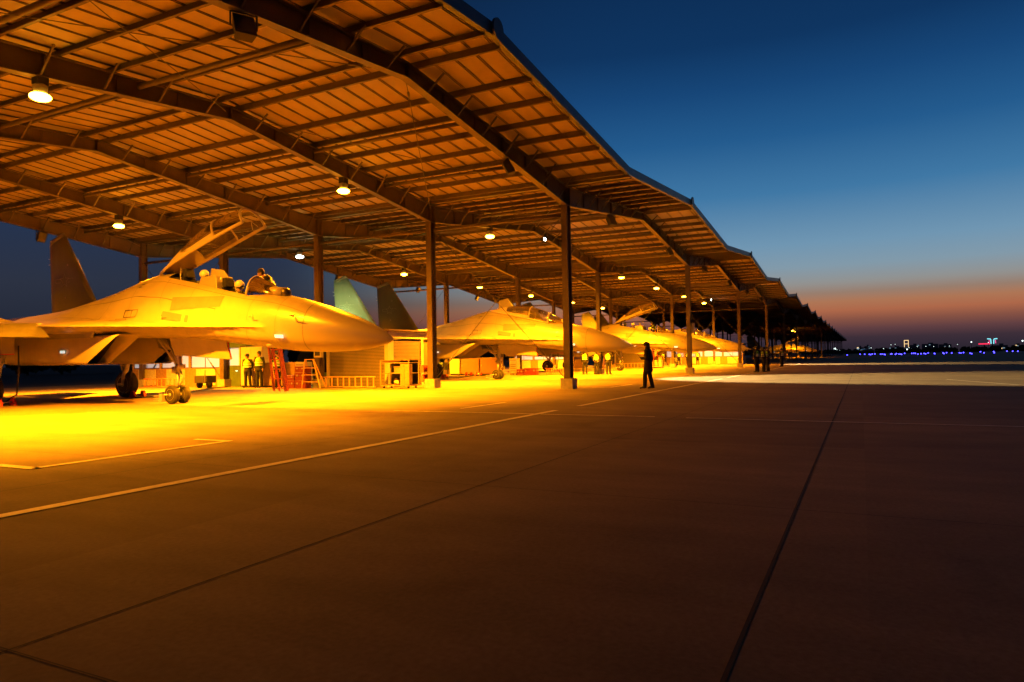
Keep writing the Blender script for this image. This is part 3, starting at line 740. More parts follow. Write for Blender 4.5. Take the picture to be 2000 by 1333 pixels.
        q.rings([mouth, sq(1.13, 1.70, .385, .455, .22, 10.7, .3, zt=2.15), sq(1.16, 1.74, .41, .50, .3, 11.6), sq(1.2, 1.80, .46, .55, .38, 12.6), sq(1.22, 1.86, .50, .60, .5, 14), sq(1.22, 1.98, .56, .62, .8, 16), sq(1.2, 2.08, .56, .58, 1, 17.8), sq(1.2, 2.12, .50, .50, 1, 19.0)], False, True)
        nc = q.build('engine_nacelle', t)
        q = mb(M['jet'], True)
        q.rings([sq(1.12, 1.70, .37, .45, .22, 8.85, 1.78, zt=2.15), sq(1.12, 1.70, .345, .425, .22, 8.88, 1.78, zt=2.15), sq(1.13, 1.70, .345, .425, .22, 9.9, 1.2, zt=2.15)], False, False)
        q.use(M['dark'], True); q.rings([sq(1.13, 1.70, .345, .425, .22, 9.9, 1.2, zt=2.15), sq(1.14, 1.74, .34, .42, .3, 11.2), sq(1.2, 1.8, .38, .38, .8, 12.4)], False, True); q.build('intake_duct', nc)  # deeper duct walls coloured near black for the shade inside
        q = mb(M['nozzle'], True); q.rings([sq(1.2, 2.12, .53, .53, 1, 18.7), sq(1.2, 2.12, .50, .50, 1, 19.4), sq(1.2, 2.12, .40, .40, 1, 20.2), sq(1.2, 2.12, .37, .37, 1, 20.2), sq(1.2, 2.12, .42, .42, 1, 19.2)], True, True); q.build('exhaust_nozzle', nc)
        q = mb(M['jet2']); q.hexa([(sg*1.62, 9.9, 2.06), (sg*1.66, 9.9, 2.06), (sg*1.7, 12.0, 2.06), (sg*1.6, 12.0, 2.06), (sg*1.62, 9.7, 2.25), (sg*1.66, 9.7, 2.25), (sg*1.7, 12.2, 2.25), (sg*1.6, 12.2, 2.25)]); q.build('boundary_fence', nc)
        q = mb(M['jet'], True); fin_airfoil(q, (2.2, 2.2, 16.2, 18.4, .08), (1.35, 1.4, 17.2, 18.2, .04)); v = q.build('ventral_fin', t); v.location = (sg*2.1, 0, 0)
        # main gear
        q = mb(M['metal'], True)
        q.tube([(sg*2.17, 13.5, 2.3), (sg*2.17, 13.95, .75), (sg*2.17, 14.0, .5)], [.11, .10, .07], 12); q.tube([(sg*1.75, 13.9, 2.1), (sg*2.15, 13.95, .9)], .05, 8); q.tube([(sg*2.17, 14.6, 2.1), (sg*2.17, 14.0, 1.0)], .04, 8); q.tube([(sg*2.35, 14.0, .5), (sg*1.95, 14.0, .5)], .05, 8)
        gr = q.build('main_gear', t)
        qt = mb(M['tyre'], True); qr = mb(M['metal'], True); wheel(qt, qr, (sg*2.22+sg*.08, 14.0, .5), .5, .34); w_ = qt.build('wheel', gr); qr.build('rim', w_) if False else qr.build('wheel_hub', gr)
        q = mb(M['jet'], True)
        q.rings([[(sg*(2.55+.12*math.sin(PI*u)), 12.2+1.5*u, z) for u in [i/8 for i in range(9)]] for z in (2.30, 2.1, 1.86, 1.62)], False, False, closed=False); q.rings([[(sg*(2.57+.12*math.sin(PI*u)), 12.2+1.5*u, z) for u in [i/8 for i in range(9)]][::-1] for z in (2.30, 2.1, 1.86, 1.62)], False, False, closed=False)
        q.use(M['red'], True); q.tube([(sg*(2.56+.12*math.sin(PI*i/8)), 12.2+1.5*i/8, 1.61) for i in range(9)], .018, 6)
        q.build('gear_door', gr)
        q = mb(M['dark'], True); q.tube([(sg*1.68, 12.6, 2.18), (sg*1.70, 12.6, 2.17)], [.35, .35], 20); 
        q = mb(M['black'], True); q.tube([(sg*1.9, 13.2, 1.9), (sg*1.92, 13.15, 1.0), (sg*1.9, 13.3, .35), (sg*1.95, 13.8, .12)], .025, 6); q.build('hydraulic_hose', gr)
    # nose gear
    q = mb(M['metal'], True)
    q.tube([(0, 8.15, 2.05), (0, 8.15, 1.2), (0, 8.2, .95)], [.10, .095, .085], 12); q.tube([(0, 8.2, .95), (0, 8.25, .38)], [.055, .05], 10)
    q.tube([(-.14, 8.9, 2.0), (-.05, 8.25, 1.25)], .03, 8); q.tube([(.14, 8.9, 2.0), (.05, 8.25, 1.25)], .03, 8); q.tube([(-.03, 8.05, 1.05), (-.03, 7.92, .75), (0, 8.2, .5)], .025, 6)
    q.tube([(-.27, 8.22, .29), (.27, 8.22, .29)], .035, 8); q.tube([(-.06, 8.25, .5), (-.06, 8.22, .29)], .04, 8); q.tube([(.06, 8.25, .5), (.06, 8.22, .29)], .04, 8)
    for i in range(9):
        a_ = random.uniform(0, 6.28); z = random.uniform(.9, 1.7); q.tube([(.10*math.cos(a_), 8.15+.1*math.sin(a_), z), (.14*math.cos(a_), 8.15+.14*math.sin(a_), z-.2)], .012, 5)
    q.box(-.12, .12, 8.0, 8.12, 1.08, 1.22); q.box(-.15, -.08, 8.18, 8.3, .95, 1.15)
    ng = q.build('nose_gear', t)
    for x in (-.19, .19):
        qt = mb(M['tyre'], True); qr = mb(M['metal'], True); wheel(qt, qr, (x, 8.22, .29), .29, .17); qt.build('wheel', ng); qr.build('wheel_hub', ng)
    q = mb(M['metal'])
    for dz in (.12, .19, .26): q.bar((-.36, 8.5, dz), (-.34, 8.85, dz-.01), .04, .03)
    q.box(-.40, -.30, 8.42, 8.56, .08, .32); q.tube([(-.35, 8.48, .28), (-.2, 8.24, .30)], .02, 6); q.build('tow_fitting', ng)
    q = mb(M['jet'])
    q.hexa([(-.36, 5.5, 1.33), (-.33, 5.5, 1.33), (-.33, 7.9, 1.50), (-.36, 7.9, 1.50), (-.50, 5.55, 1.93), (-.46, 5.55, 1.93), (-.46, 7.95, 2.06), (-.50, 7.95, 2.06)]); d_ = q.build('gear_door', ng); bevel(d_, .012)
    q = mb(M['red']); q.hexa([(-.325, 5.48, 1.34), (-.318, 5.48, 1.34), (-.318, 7.88, 1.51), (-.325, 7.88, 1.51), (-.455, 5.53, 1.92), (-.448, 5.53, 1.92), (-.448, 7.9, 2.03), (-.455, 7.9, 2.03)]); q.build('door_lining', d_)
    q = mb(M['jet2'], True); q.hexa([(.12, 8.3, 2.02), (.14, 8.3, 2.02), (.14, 9.4, 2.04), (.12, 9.4, 2.04), (.24, 8.3, 1.6), (.26, 8.3, 1.6), (.26, 9.4, 1.75), (.24, 9.4, 1.75)]); q.build('gear_door', ng)
    # spine airbrake open behind the cockpit (second jet only shows it): built there
    return t
JY = 10.75
proto = build_jet((XC, JY, 0), 'largest fighter jet at left, canopy raised, two helmeted pilots in it')
OPEN = math.radians(-31)
def set_canopy(t, open_):
    for c in t.children:
        if c.name.startswith('canopy'):
            c.rotation_euler = (OPEN if open_ else 0, 0, 0)
j2 = dup(proto, loc=(XC+W, JY+.15, 0), label='second fighter jet, canopy closed, behind the near steel column')
j3 = dup(proto, loc=(XC+2*W, JY-.35, 0), label='third fighter jet with raised canopy, behind the man in the long black coat')
j4 = dup(proto, loc=(XC+3*W, JY+.1, 0), label='smallest brightly lit jet, canopy closed, fourth in the row')
j5 = dup(proto, loc=(XC+9*W, JY-.3, 0), label='tiny orange-lit jet far down the dark row, canopy raised')
for t_, o_ in ((proto, True), (j2, False), (j3, True), (j4, False), (j5, True)): set_canopy(t_, o_)
q = mb(M['jet']); q.rings([[(x, 8.12, 4.08), (x, 8.07, 4.61), (x, 7.52, 4.73), (x, 7.14, 4.2)] for x in (-.04, .04)]); br = q.build('raised_panel', j2); bevel(br, .01)

# ------------------------------------------------------------------ people
def remeshed(mbd, name, voxel=.02, smooth=4):
    me = mbd.mesh('tmp'); o = bpy.data.objects.new('tmp', me); C.objects.link(o)
    r = o.modifiers.new('r', 'REMESH'); r.mode = 'VOXEL'; r.voxel_size = voxel; r.use_smooth_shade = True
    s = o.modifiers.new('s', 'SMOOTH'); s.factor = .5; s.iterations = smooth
    dg = bpy.context.evaluated_depsgraph_get(); dg.update()
    ev = o.evaluated_get(dg); m2 = bpy.data.meshes.new_from_object(ev); m2.name = name
    bpy.data.objects.remove(o); return m2
def solid(q, pts, rad, n=10): q.tube(pts, rad, n)
def figure(P, name):
    """P: joints in metres, person faces -Y, x to the figure's left/right; returns dict of meshes"""
    hd = Vector(P['head']); nk = Vector(P['neck']); ch = Vector(P['chest']); wa = Vector(P['waist']); hp = Vector(P['hip'])
    fdir = Vector(P.get('face', (0, -1, 0))).normalized()
    out = {}
    # body: one continuous surface - trunk, neck, head, arms, hands, legs
    q = mb(M['skin'], True)
    solid(q, [hp-Vector((0, 0, .05)), hp, wa, ch, nk-Vector((0, 0, .03))], [(.14, .10), (.15, .11), (.13, .095), (.16, .11), (.07, .06)], 14)
    solid(q, [nk-Vector((0, 0, .05)), nk+(hd-nk)*.5, hd], [.06, .055, .05])
    q.sphere(hd, .098, 16, 12, (.80, .98, 1.20)); jaw = hd+fdir*.030-Vector((0, 0, .062)); q.sphere(jaw, .062, 12, 8, (.85, .95, .85))
    nose = hd+fdir*.098-Vector((0, 0, .012)); q.bar(nose+Vector((0, 0, .035))-fdir*.02, nose-Vector((0, 0, .015)), .02, .03)
    side = fdir.cross(Vector((0, 0, 1))).normalized()
    for sg in (-1, 1): q.sphere(hd+side*sg*.082+Vector((0, 0, -.01)), .026, 8, 6, (.4, .8, 1.1))
    hands = []
    for sd, k in (('L', 1), ('R', -1)):
        sh, el, wr = (Vector(P[x+sd]) for x in ('sh', 'el', 'wr'))
        solid(q, [ch+(sh-ch)*.6, sh, (sh+el)/2, el, (el+wr)/2, wr], [.07, .058, .05, .042, .038, .027])
        d = (wr-el).normalized(); ax = d.cross(Vector((0, 1, .2))).normalized(); up = ax.cross(d).normalized()
        palm = wr+d*.085
        q.bar(wr-d*.01, palm, .03, .075, up=up)
        hands.append((wr, palm, d, ax, up, k))
        kn, an = Vector(P['kn'+sd]), Vector(P['an'+sd]); hj = hp+Vector((k*.09, 0, -.03))
        solid(q, [hj, (hj+kn)/2, kn, kn+(an-kn)*.35, an], [.085, .075, .055, .055, .035])
        ft = Vector(P.get('ft'+sd, tuple(an+fdir*.16+Vector((0, 0, -.05))))); q.bar(an+(an-ft)*.25+Vector((0, 0, -.04)), ft, .075, .06)
    for wr, palm, d, ax, up, k in hands:
        for i, ln in enumerate((.062, .075, .070, .055)):
            b0 = palm+up*(.027-.018*i)-d*.006; b1 = b0+d*ln*.5+ax*.008; b2 = b1+d*ln*.42+ax*.018
            q.tube([b0, b1, b2], [.009, .0085, .0075], 6)
        tb = wr+d*.03+up*.03; q.tube([tb, tb+up*.025+d*.028, tb+up*.028+d*.055+ax*.012], [.011, .010, .008], 6)
    out['body'] = remeshed(q, 'person_body', .0125, 2)
    # hair / cap / helmet
    if P.get('helmet'):
        q = mb(M['helmet'], True); q.sphere(hd+Vector((0, 0, .02))-fdir*.01, .150, 20, 14, (.92, 1.06, 1.0), z0=-.55)
        q.use(M['black'], True); q.sphere(hd+fdir*.035+Vector((0, 0, -.03)), .125, 16, 10, (.80, .92, .55)); q.tube([hd+fdir*.10-Vector((0, 0, .07)), hd+fdir*.15-Vector((0, 0, .13)), nk+fdir*.12-Vector((0, 0, .10))], [.045, .03, .018], 8)
        out['helmet'] = q.mesh('helmet')
    else:
        q = mb(M['hair'], True); q.sphere(hd+Vector((0, 0, .012))-fdir*.010, .108, 18, 12, (.86, 1.02, 1.16), z0=-.25)
        q.sphere(hd+Vector((0, 0, -.02))-fdir*.035, .100, 14, 10, (.86, .85, 1.0), z0=-.8, z1=.3)
        if P.get('cap'):
            q.sphere(hd+Vector((0, 0, .045)), .118, 18, 8, (.92, 1.05, .85), z0=-.1)
            b_ = hd+fdir*.10+Vector((0, 0, .045)); q.bar(b_-fdir*.03, b_+fdir*.07-Vector((0, 0, .015)), .15, .012)
        # face front stays free: eyes and brows
        for sg in (-1, 1):
            e_ = hd+fdir*.088+side*sg*.032+Vector((0, 0, .012)); q.bar(e_-side*.014, e_+side*.014, .008, .010)
            e_ = e_+Vector((0, 0, .022)); q.bar(e_-side*.018, e_+side*.018, .006, .006)
        out['cap' if P.get('cap') else 'hair'] = q.mesh('hair')
    jm = P.get('jacket', 'cloth'); L_ = P.get('coat', .12)
    q = mb(M[jm], True)
    hem = hp-Vector((0, 0, L_))
    a_ = .03
    solid(q, [hem, hp, wa, ch-Vector((0, 0, .05)), ch+Vector((0, 0, .10)), nk+Vector((0, 0, .012))], [(.185+L_*.08, .15+L_*.06), (.185, .15), (.17, .135), (.205, .145), (.17, .12), (.085, .085)], 16)
    if P.get('collar'): solid(q, [nk-Vector((0, 0, .03)), nk+Vector((0, 0, .085))], [.105, .095], 14)
    for sd, k in (('L', 1), ('R', -1)):
        sh, el, wr = (Vector(P[x+sd]) for x in ('sh', 'el', 'wr'))
        solid(q, [ch+(sh-ch)*.55+Vector((0, 0, .02)), sh, (sh+el)/2, el, (el+wr)/2, wr], [.10, .085, .074, .066, .060, .048])
    out['jacket'] = remeshed(q, 'jacket', .018, 3)
    q = mb(M[P.get('trouser', 'cloth')], True)
    solid(q, [hp-Vector((0, 0, .09)), hp+Vector((0, 0, .05))], [(.165, .13), (.165, .13)], 14)
    for sd, k in (('L', 1), ('R', -1)):
        kn, an = Vector(P['kn'+sd]), Vector(P['an'+sd]); hj = hp+Vector((k*.09, 0, -.03))
        solid(q, [hj, (hj+kn)/2, kn, (kn+an)/2, an+Vector((0, 0, -.01))], [.115, .10, .080, .078, .070])
    out['trousers'] = remeshed(q, 'trousers', .018, 3)
    q = mb(M['shoe'], True)
    for sd in 'LR':
        an = Vector(P['an'+sd]); ft = Vector(P.get('ft'+sd, tuple(an+fdir*.16+Vector((0, 0, -.05)))))
        solid(q, [an+(an-ft)*.42+Vector((0, 0, -.035)), an+Vector((0, 0, -.02)), an+(ft-an)*.6, ft+(ft-an)*.25], [.045, .055, .05, .035], 10)
    out['boots'] = remeshed(q, 'boots', .014, 2)
    if P.get('vest'):
        q = mb(M['vest'], True)
        z0 = wa+(hp-wa)*P.get('vestlen', .35)
        prof = [(z0, (.205, .165)), (wa, (.20, .162)), (ch-Vector((0, 0, .05)), (.226, .168)), (ch+Vector((0, 0, .085)), (.165, .14)), (nk-Vector((0, 0, .02)), (.11, .105))]
        q.tube([p for p, r in prof], [r for p, r in prof], 20, cap=False)
        out['vest'] = q.mesh('vest')
        q = mb(M['tape'], True)
        for f_ in (.15, .62):
            p = z0+(ch-z0)*f_; r = [.209+.018*f_, .170+.004*f_]; dd = (ch-z0).normalized()*.024
            q.tube([p-dd, p+dd], [tuple(r), tuple(r)], 20, cap=False)
        out['vest_tape'] = q.mesh('reflective_tape')
    return out
STAND = dict(head=(0, -.02, 1.62), neck=(0, 0, 1.47), chest=(0, 0, 1.30), waist=(0, .0, 1.08), hip=(0, 0, .93),
             shL=(.19, 0, 1.41), elL=(.235, .03, 1.13), wrL=(.22, -.04, .90), shR=(-.19, 0, 1.41), elR=(-.235, .03, 1.13), wrR=(-.22, -.04, .90),
             knL=(.10, -.01, .50), anL=(.11, .02, .09), knR=(-.10, -.01, .50), anR=(-.12, .02, .09))
FIG = {}
FIG['vest'] = figure(dict(STAND, vest=True), 'a')
FIG['vestcap'] = figure(dict(STAND, vest=True, cap=True, elL=(.25, .05, 1.15), wrL=(.16, .12, .98), elR=(-.25, .05, 1.15), wrR=(-.16, .12, .98), knL=(.12, -.02, .50), anL=(.15, .02, .09)), 'b')
FIG['coat'] = figure(dict(STAND, cap=True, collar=True, coat=.30, jacket='cloth2', trouser='cloth2', head=(0, -.045, 1.62), elL=(.25, .05, 1.15), wrL=(.15, -.20, 1.14), elR=(-.24, .06, 1.14), wrR=(-.22, .0, .90),
                          knL=(.09, -.10, .50), anL=(.09, -.11, .09), knR=(-.09, .03, .50), anR=(-.09, .13, .09)), 'c')
FIG['talk'] = figure(dict(STAND, cap=True, collar=True, coat=.10, vest=True, vestlen=.1, face=(.3, -1, -.1), elR=(-.30, .05, 1.16), wrR=(-.16, -.10, 1.02), wrL=(.17, -.12, .98)), 'd')
FIG['lean'] = figure(dict(STAND, head=(0, -.34, 1.50), neck=(0, -.22, 1.40), chest=(0, -.15, 1.24), waist=(0, -.03, 1.05), face=(0, -.8, -.5), vest=True,
                          shL=(.20, -.18, 1.34), elL=(.26, -.38, 1.16), wrL=(.10, -.60, 1.10), shR=(-.20, -.18, 1.34), elR=(-.27, -.36, 1.14), wrR=(-.12, -.56, 1.02)), 'e')
FIG['pilot'] = figure(dict(head=(0, -.02, .82), neck=(0, .02, .64), chest=(0, .04, .46), waist=(0, .03, .24), hip=(0, 0, .12), helmet=True, jacket='flight', trouser='flight', coat=.02,
                           shL=(.18, .03, .56), elL=(.24, -.10, .32), wrL=(.18, -.30, .28), shR=(-.18, .03, .56), elR=(-.24, -.10, .32), wrR=(-.18, -.30, .28),
                           knL=(.12, -.48, .20), anL=(.12, -.62, -.18), knR=(-.12, -.48, .20), anR=(-.12, -.62, -.18)), 'f')
NAMES = {'vest_tape': 'reflective_tape'}
def person(fig, loc, rz, label, group=None, sc=1.0, colour=None):
    t = thing('person', loc, label, 'person', group, rz); t.scale = (sc, sc, sc)
    vest = None
    for k, me in FIG[fig].items():
        if k == 'vest_tape': continue
        o = part(k, me, t)
        if k == 'vest': vest = o
    if vest: part('reflective_tape', FIG[fig]['vest_tape'], vest)
    return t
# rz = 0 faces -Y (towards the right of the picture); rz = -90 deg faces -X, towards the camera
D2 = math.radians
person('vestcap', (25.0, 27.15, 0), D2(-70), 'shorter man with dark coat and yellow vest before the tall cream cabinet', 'ground crew by the cabins', .96)
person('vest', (25.0, 26.35, 0), D2(-80), 'taller bareheaded man in yellow vest standing right of his shorter colleague', 'ground crew by the cabins', 1.03)
person('vest', (25.0, 25.15, 0), D2(-95), 'man in yellow vest partly hidden behind the orange boarding ladder', 'ground crew by the cabins', 1.0)
person('coat', (25.62, 7.15, 0), D2(176), 'lone man in a long black coat and cap holding a radio on the apron', None, 1.0)
q = mb(M['black']); q.box(-.03, .03, -.02, .02, -.06, .07); q.tube([(.015, 0, .07), (.015, 0, .24)], .007, 5)
r_ = q.build('handheld_radio'); r_.location = (25.47, 7.36, 1.13); r_.rotation_euler = (D2(-40), 0, 0); tag(r_, 'small black radio held in front of the man in the long coat', 'radio')
for i, (px_, lab, f_) in enumerate((((46.3, 17.45), 'man in bright yellow vest seen right beside the near steel column', 'vest'), ((46.2, 16.55), 'middle man of the three in bright yellow vests under the second jet nose', 'vestcap'), ((46.1, 15.65), 'rightmost of the three men in bright vests under the second jet nose', 'vest'))):
    person(f_, (*px_, 0), D2(100-8*i), lab, 'crew in bright vests behind the near column', 1.0-.04*(i == 1))
person('talk', (49.6, 6.35, 0), D2(150), 'left man of the dark huddle on the apron, yellow vest front showing', 'huddle of three men on the apron')
person('talk', (50.0, 5.95, 0), D2(30), 'middle man of the dark huddle, back turned, leaning in', 'huddle of three men on the apron', .97)
person('talk', (50.5, 5.75, 0), D2(-150), 'right man of the dark huddle on the apron', 'huddle of three men on the apron', .97)
person('vest', (69.75, 6.71, 0), D2(150), 'solitary man with yellow vest edge standing past the huddle by dark shelters', None, 1.0)
for i, y in enumerate((22.2, 20.2, 19.1, 17.9)):
    person('vestcap' if i % 2 else 'vest', (86.3, y, 0), D2(-80-6*i), ['leftmost', 'second', 'third', 'rightmost'][i]+' of the four small figures in vests beneath the third jet nose', 'distant row of crew in vests', 1.0)
# pilots and the man leaning in
def seat_pilot(jx, jy, s, z, label): person('pilot', (jx, jy+s-.32, z), D2(0), label, 'helmeted pilots in the open cockpits', .95)
seat_pilot(XC, JY, 5.85, 2.72, 'front pilot of the largest jet, pale helmet beside the windscreen')
seat_pilot(XC, JY, 7.33, 3.13, 'rear pilot of the largest jet, pale helmet under the raised canopy')
seat_pilot(XC+2*W, JY-.35, 5.85, 2.72, 'front pilot in the third jet, small helmet before the attendant')
seat_pilot(XC+2*W, JY-.35, 7.33, 3.13, 'rear pilot in the third jet, under its raised canopy')
person('lean', (XC+1.30, JY+5.55, 2.50), D2(-125), 'man in dark jacket and vest leaning over the front cockpit of the largest jet', 'attendants on the boarding ladders')
person('lean', (XC+2*W+1.3, JY+5.1, 2.50), D2(-125), 'small attendant leaning over the front cockpit of the third jet', 'attendants on the boarding ladders')

# ------------------------------------------------------------------ boarding ladders, hooked on the far cockpit sill
def boarding_ladder(x, y, label):
    t = thing('boarding_ladder', (x, y, 0), label, 'ladder', 'orange ladders hooked on the cockpits')
    A0, A1 = Vector((.95, 0, .32)), Vector((.42, 0, 3.35))
    for dy in (-.19, .19):
        for off in (0, .17):
            q = mb(M['redpaint']); q.bar(A0+Vector((off, dy*(1.25 if not off else .9), 0)), A1+Vector((off*.6, dy*.9, 0)), .045, .06, up=(0, 1, 0)); q.build('rail', t)
    n = 10
    for i in range(n):
        f_ = (i+.3)/n; c = A0+(A1-A0)*f_; w = .19*(1.25-.35*f_)
        q = mb(M['redpaint']); q.bar(c+Vector((0, -w, 0)), c+Vector((0, w, 0)), .07, .035); q.build('rung', t)
    q = mb(M['redpaint'])
    q.bar((.42, -.19, 3.33), (.30, -.19, 3.40), .04); q.bar((.42, .19, 3.33), (.30, .19, 3.40), .04)
    for i in range(4):
        f_ = .05+i*.24; c = A0+(A1-A0)*f_; c2 = A0+(A1-A0)*(f_+.2)
        q.bar(c+Vector((0, .2, 0)), c2+Vector((.15, .18, 0)), .02); q.bar(c+Vector((0, -.2, 0)), c2+Vector((.15, -.18, 0)), .02)
    q.build('hook', t)
    q = mb(M['redpaint']); q.box(1.0, 1.5, -.35, .35, 2.44, 2.48); q.bar((1.45, -.3, 2.44), (1.05, -.2, 1.9), .03); q.bar((1.45, .3, 2.44), (1.05, .2, 1.9), .03); q.build('foot_platform', t)
boarding_ladder(XC+.72, JY+5.65, 'orange boarding ladder hanging behind the nose of the largest jet')
boarding_ladder(XC+2*W+.72, JY+5.2, 'small orange boarding ladder hanging behind the third jet')

# ------------------------------------------------------------------ cabins, cabinets and gear along the column lines
def rib_boxes(q, x0, x1, y0, y1, z0, z1, n, axis):
    for i in range(n):
        a0 = z0+(z1-z0)*i/n; a1 = z0+(z1-z0)*(i+.72)/n
        if axis == 'x': q.box(x0, x1, y0, y1, a0, a1)
        else: q.box(x0, x1, y0, y1, a0, a1)
def hut(x, y, label):
    """roller-shutter store: shutters on the face towards the jets and on its front"""
    t = thing('storage_hut', (x, y, 0), label, 'storage hut', 'roller shutter huts between the bays')
    q = mb(M['cream']); w, d, h = 3.5, 3.6, 2.55
    q.box(.1, w, .1, d, 0, h); q.box(0, .12, 0, .20, 0, h+.02); q.box(0, .12, d-.14, d, 0, h+.02); q.box(w-.85, w-.65, 0, .12, 0, h); q.box(w-.12, w+.02, 0, .12, 0, h); q.box(0, w+.02, -.005, .12, h-.32, h+.015); q.box(0, .12, .2, d-.14, h-.28, h+.01)
    q.box(.125, .42, 0, .12, 0, h-.33)
    b = q.build('wall', t)
    q = mb(M['shutter']); rib_boxes(q, .055, .09, .21, d-.15, .02, h-.29, 34, 'x'); q.use(M['black']); q.box(.082, .10, .21, d-.15, .0, h-.285); q.build('roller_shutter', t)  # black backing paints the shade between the slats
    q = mb(M['shutter']); rib_boxes(q, .43, w-.86, .05, .085, .02, h-.42, 32, 'y'); q.use(M['black']); q.box(.43, w-.86, .078, .10, 0, h-.33); q.build('roller_shutter', t)  # black sheet behind again stands in for slat gap shade
    q = mb(M['brown']); q.box(w-.64, w-.13, .07, .10, .05, h-.33); q.build('side_panel', t)
    q = mb(M['steel']); q.box(-.12, w+.14, -.14, d+.12, h+.025, h+.10); q.build('roof', t)
    return t
h1 = hut(25.72, 19.15, 'small hut with a wide roller shutter under the nose of the largest jet')
h2 = dup(h1, loc=(25.72+2*W, 19.15, 0), label='distant shutter hut behind the man in the long black coat')
def lying_ladder(x, y, label, L_=3.3, m='yellow', h=.5):
    t = thing('ladder', (x, y, 0), label, 'ladder', 'ladders resting on their side by the huts')
    for z in (.04, h):
        q = mb(M[m], True); q.tube([(.0, 0, z), (0, L_, z)], .028, 6); q.build('rail', t)
    for i in range(10):
        q = mb(M[m]); yy = .1+i*(L_-.2)/9; q.box(-.02, .02, yy-.022, yy+.022, .04, h); q.build('rung', t)
    return t
ll = lying_ladder(25.35, 19.6, 'long yellow ladder lying on its side against the wide roller shutter')
dup(ll, loc=(25.35+2*W, 19.4, 0), label='far orange ladder lying on its side before the distant shutter hut')
l3 = lying_ladder(24.9, 31.6, 'orange folded ladder rack before the pale notice boards at left', 3.2, 'redpaint', .45)
l4 = lying_ladder(46.3, 18.7, 'small red ladder on its side left of the men in bright vests', 1.8, 'redpaint', .45)
def step_ladder(x, y, label):
    t = thing('step_ladder', (x, y, 0), label, 'step ladder', 'step ladders by the cabins')
    for s_ in (-1, 1):
        q = mb(M['yellow']); q.bar((0, s_*.55-0.1, .01), (0, s_*.24, 1.35), .035, .05, up=(1, 0, 0)); q.build('rail', t)
        q = mb(M['yellow']); q.bar((.55, s_*.5, .01), (.04, s_*.22, 1.35), .03, .04, up=(1, 0, 0)); q.build('rear_leg', t)
    for z in (.3, .62, .94, 1.33):
        w = .5-.2*z; q = mb(M['yellow']); q.box(-.02, .10, -w-.02, w, z-.015, z+.015); q.build('step', t)
    return t
sl = step_ladder(24.55, 22.75, 'pale step ladder standing left of the wide roller shutter')
dup(sl, loc=(24.55+2*W, 23.2, 0), label='far step ladder left of the distant shutter hut')
def cart(x, y, label):
    t = thing('tool_cart', (x, y, 0), label, 'tool cart', 'shelved tool carts beside the huts')
    q = mb(M['wood'])
    for (a_, b_) in ((0, 0), (0, 1.5), (.75, 0), (.75, 1.5)): q.box(a_-.02, a_+.02, b_-.02, b_+.02, .10, 1.24)
    q.box(-.02, .77, -.021, .021, .10, .15); q.box(-.021, .77, 1.479, 1.521, .10, .15); q.box(-.019, .019, .0, 1.5, .101, .119); q.box(.731, .769, .0, 1.5, .101, .119); q.build('frame', t)
    for z, in ((.14,), (.66,), (1.12,), (1.24,)):
        q = mb(M['wood']); q.box(-.015, .765, .022, 1.478, z-.02, z+.012); q.build('shelf', t)
    q = mb(M['brown']); q.box(.05, .70, .5, 1.4, 1.135, 1.215); q.build('drawer', t)
    q = mb(M['wood']); q.box(-.018, .3, .03, .23, .16, 1.06); q.box(-.018, .3, .245, .45, .16, 1.06); b = q.build('locker_door', t); bevel(b, .01)
    q = mb(M['dark']); q.box(.745, .765, .03, 1.47, .16, 1.22); q.build('back_panel', t)
    for yy in (.1, 1.4):
        for xx in (.1, .65):
            q = mb(M['tyre'], True); q.tube([(xx-.02, yy, .05), (xx+.02, yy, .05)], .05, 12); q.build('caster', t)
    return t
ct = cart(24.9, 17.45, 'shelved cart with folded canvas beside the column at the wide shutter hut')
dup(ct, loc=(24.9+2*W, 17.6, 0), label='distant shelved cart beside the far shutter hut')
for i, (z, y, w) in enumerate(((.155, 18.35, .36), (.155, 18.0, .5))):
    q = mb(M['cotton'], True)
    for k in range(3): q.tube([(25.05+.05*k, y-.22+.03*k, z+.06+.055*k), (25.2, y, z+.075+.055*k+.02), (25.35, y+w*.5, z+.06+.055*k)], [.05, .09, .045], 8)
    me = remeshed(q, 'folded_canvas', .02, 3); o = part('folded_canvas', me, None); tag(o, ['smaller folded canvas at the left end of the cart bottom shelf', 'larger crumpled canvas roll in the middle of the cart bottom shelf'][i], 'canvas')
q = mb(M['wood']); q.box(25.0, 25.5, 17.95, 18.3, .675, .92); q.box(24.98, 25.52, 17.93, 18.32, .92, .95); o = q.build('carton'); tag(o, 'brown carton on the middle shelf of the cart', 'box')
for i, z in enumerate((.30, .72)):
    t = thing('canister_rack', (25.76, 17.35, z), ['lower', 'upper'][i]+' rack of red canisters on the right end of the cart', 'rack')
    q = mb(M['shutter']); q.box(-.02, .42, -.1, .1, -.06, -.02); q.box(-.04, -.02, -.1, .1, -.06, .22); q.box(.42, .44, -.1, .1, -.06, .22); q.build('tray', t)
    for k in range(4):
        q = mb(M['red'], True); q.tube([(.04+k*.11, 0, -.018), (.04+k*.11, 0, .22), (.04+k*.11, 0, .26), (.04+k*.11, 0, .29)], [.05, .05, .02, .02], 12); q.build('canister', t)
q = mb(M['dark']); q.box(25.95, 26.12, 17.05, 17.2, 0, .95); o = q.build('steel_post'); tag(o, 'short dark post between the shelved cart and the column', 'post')
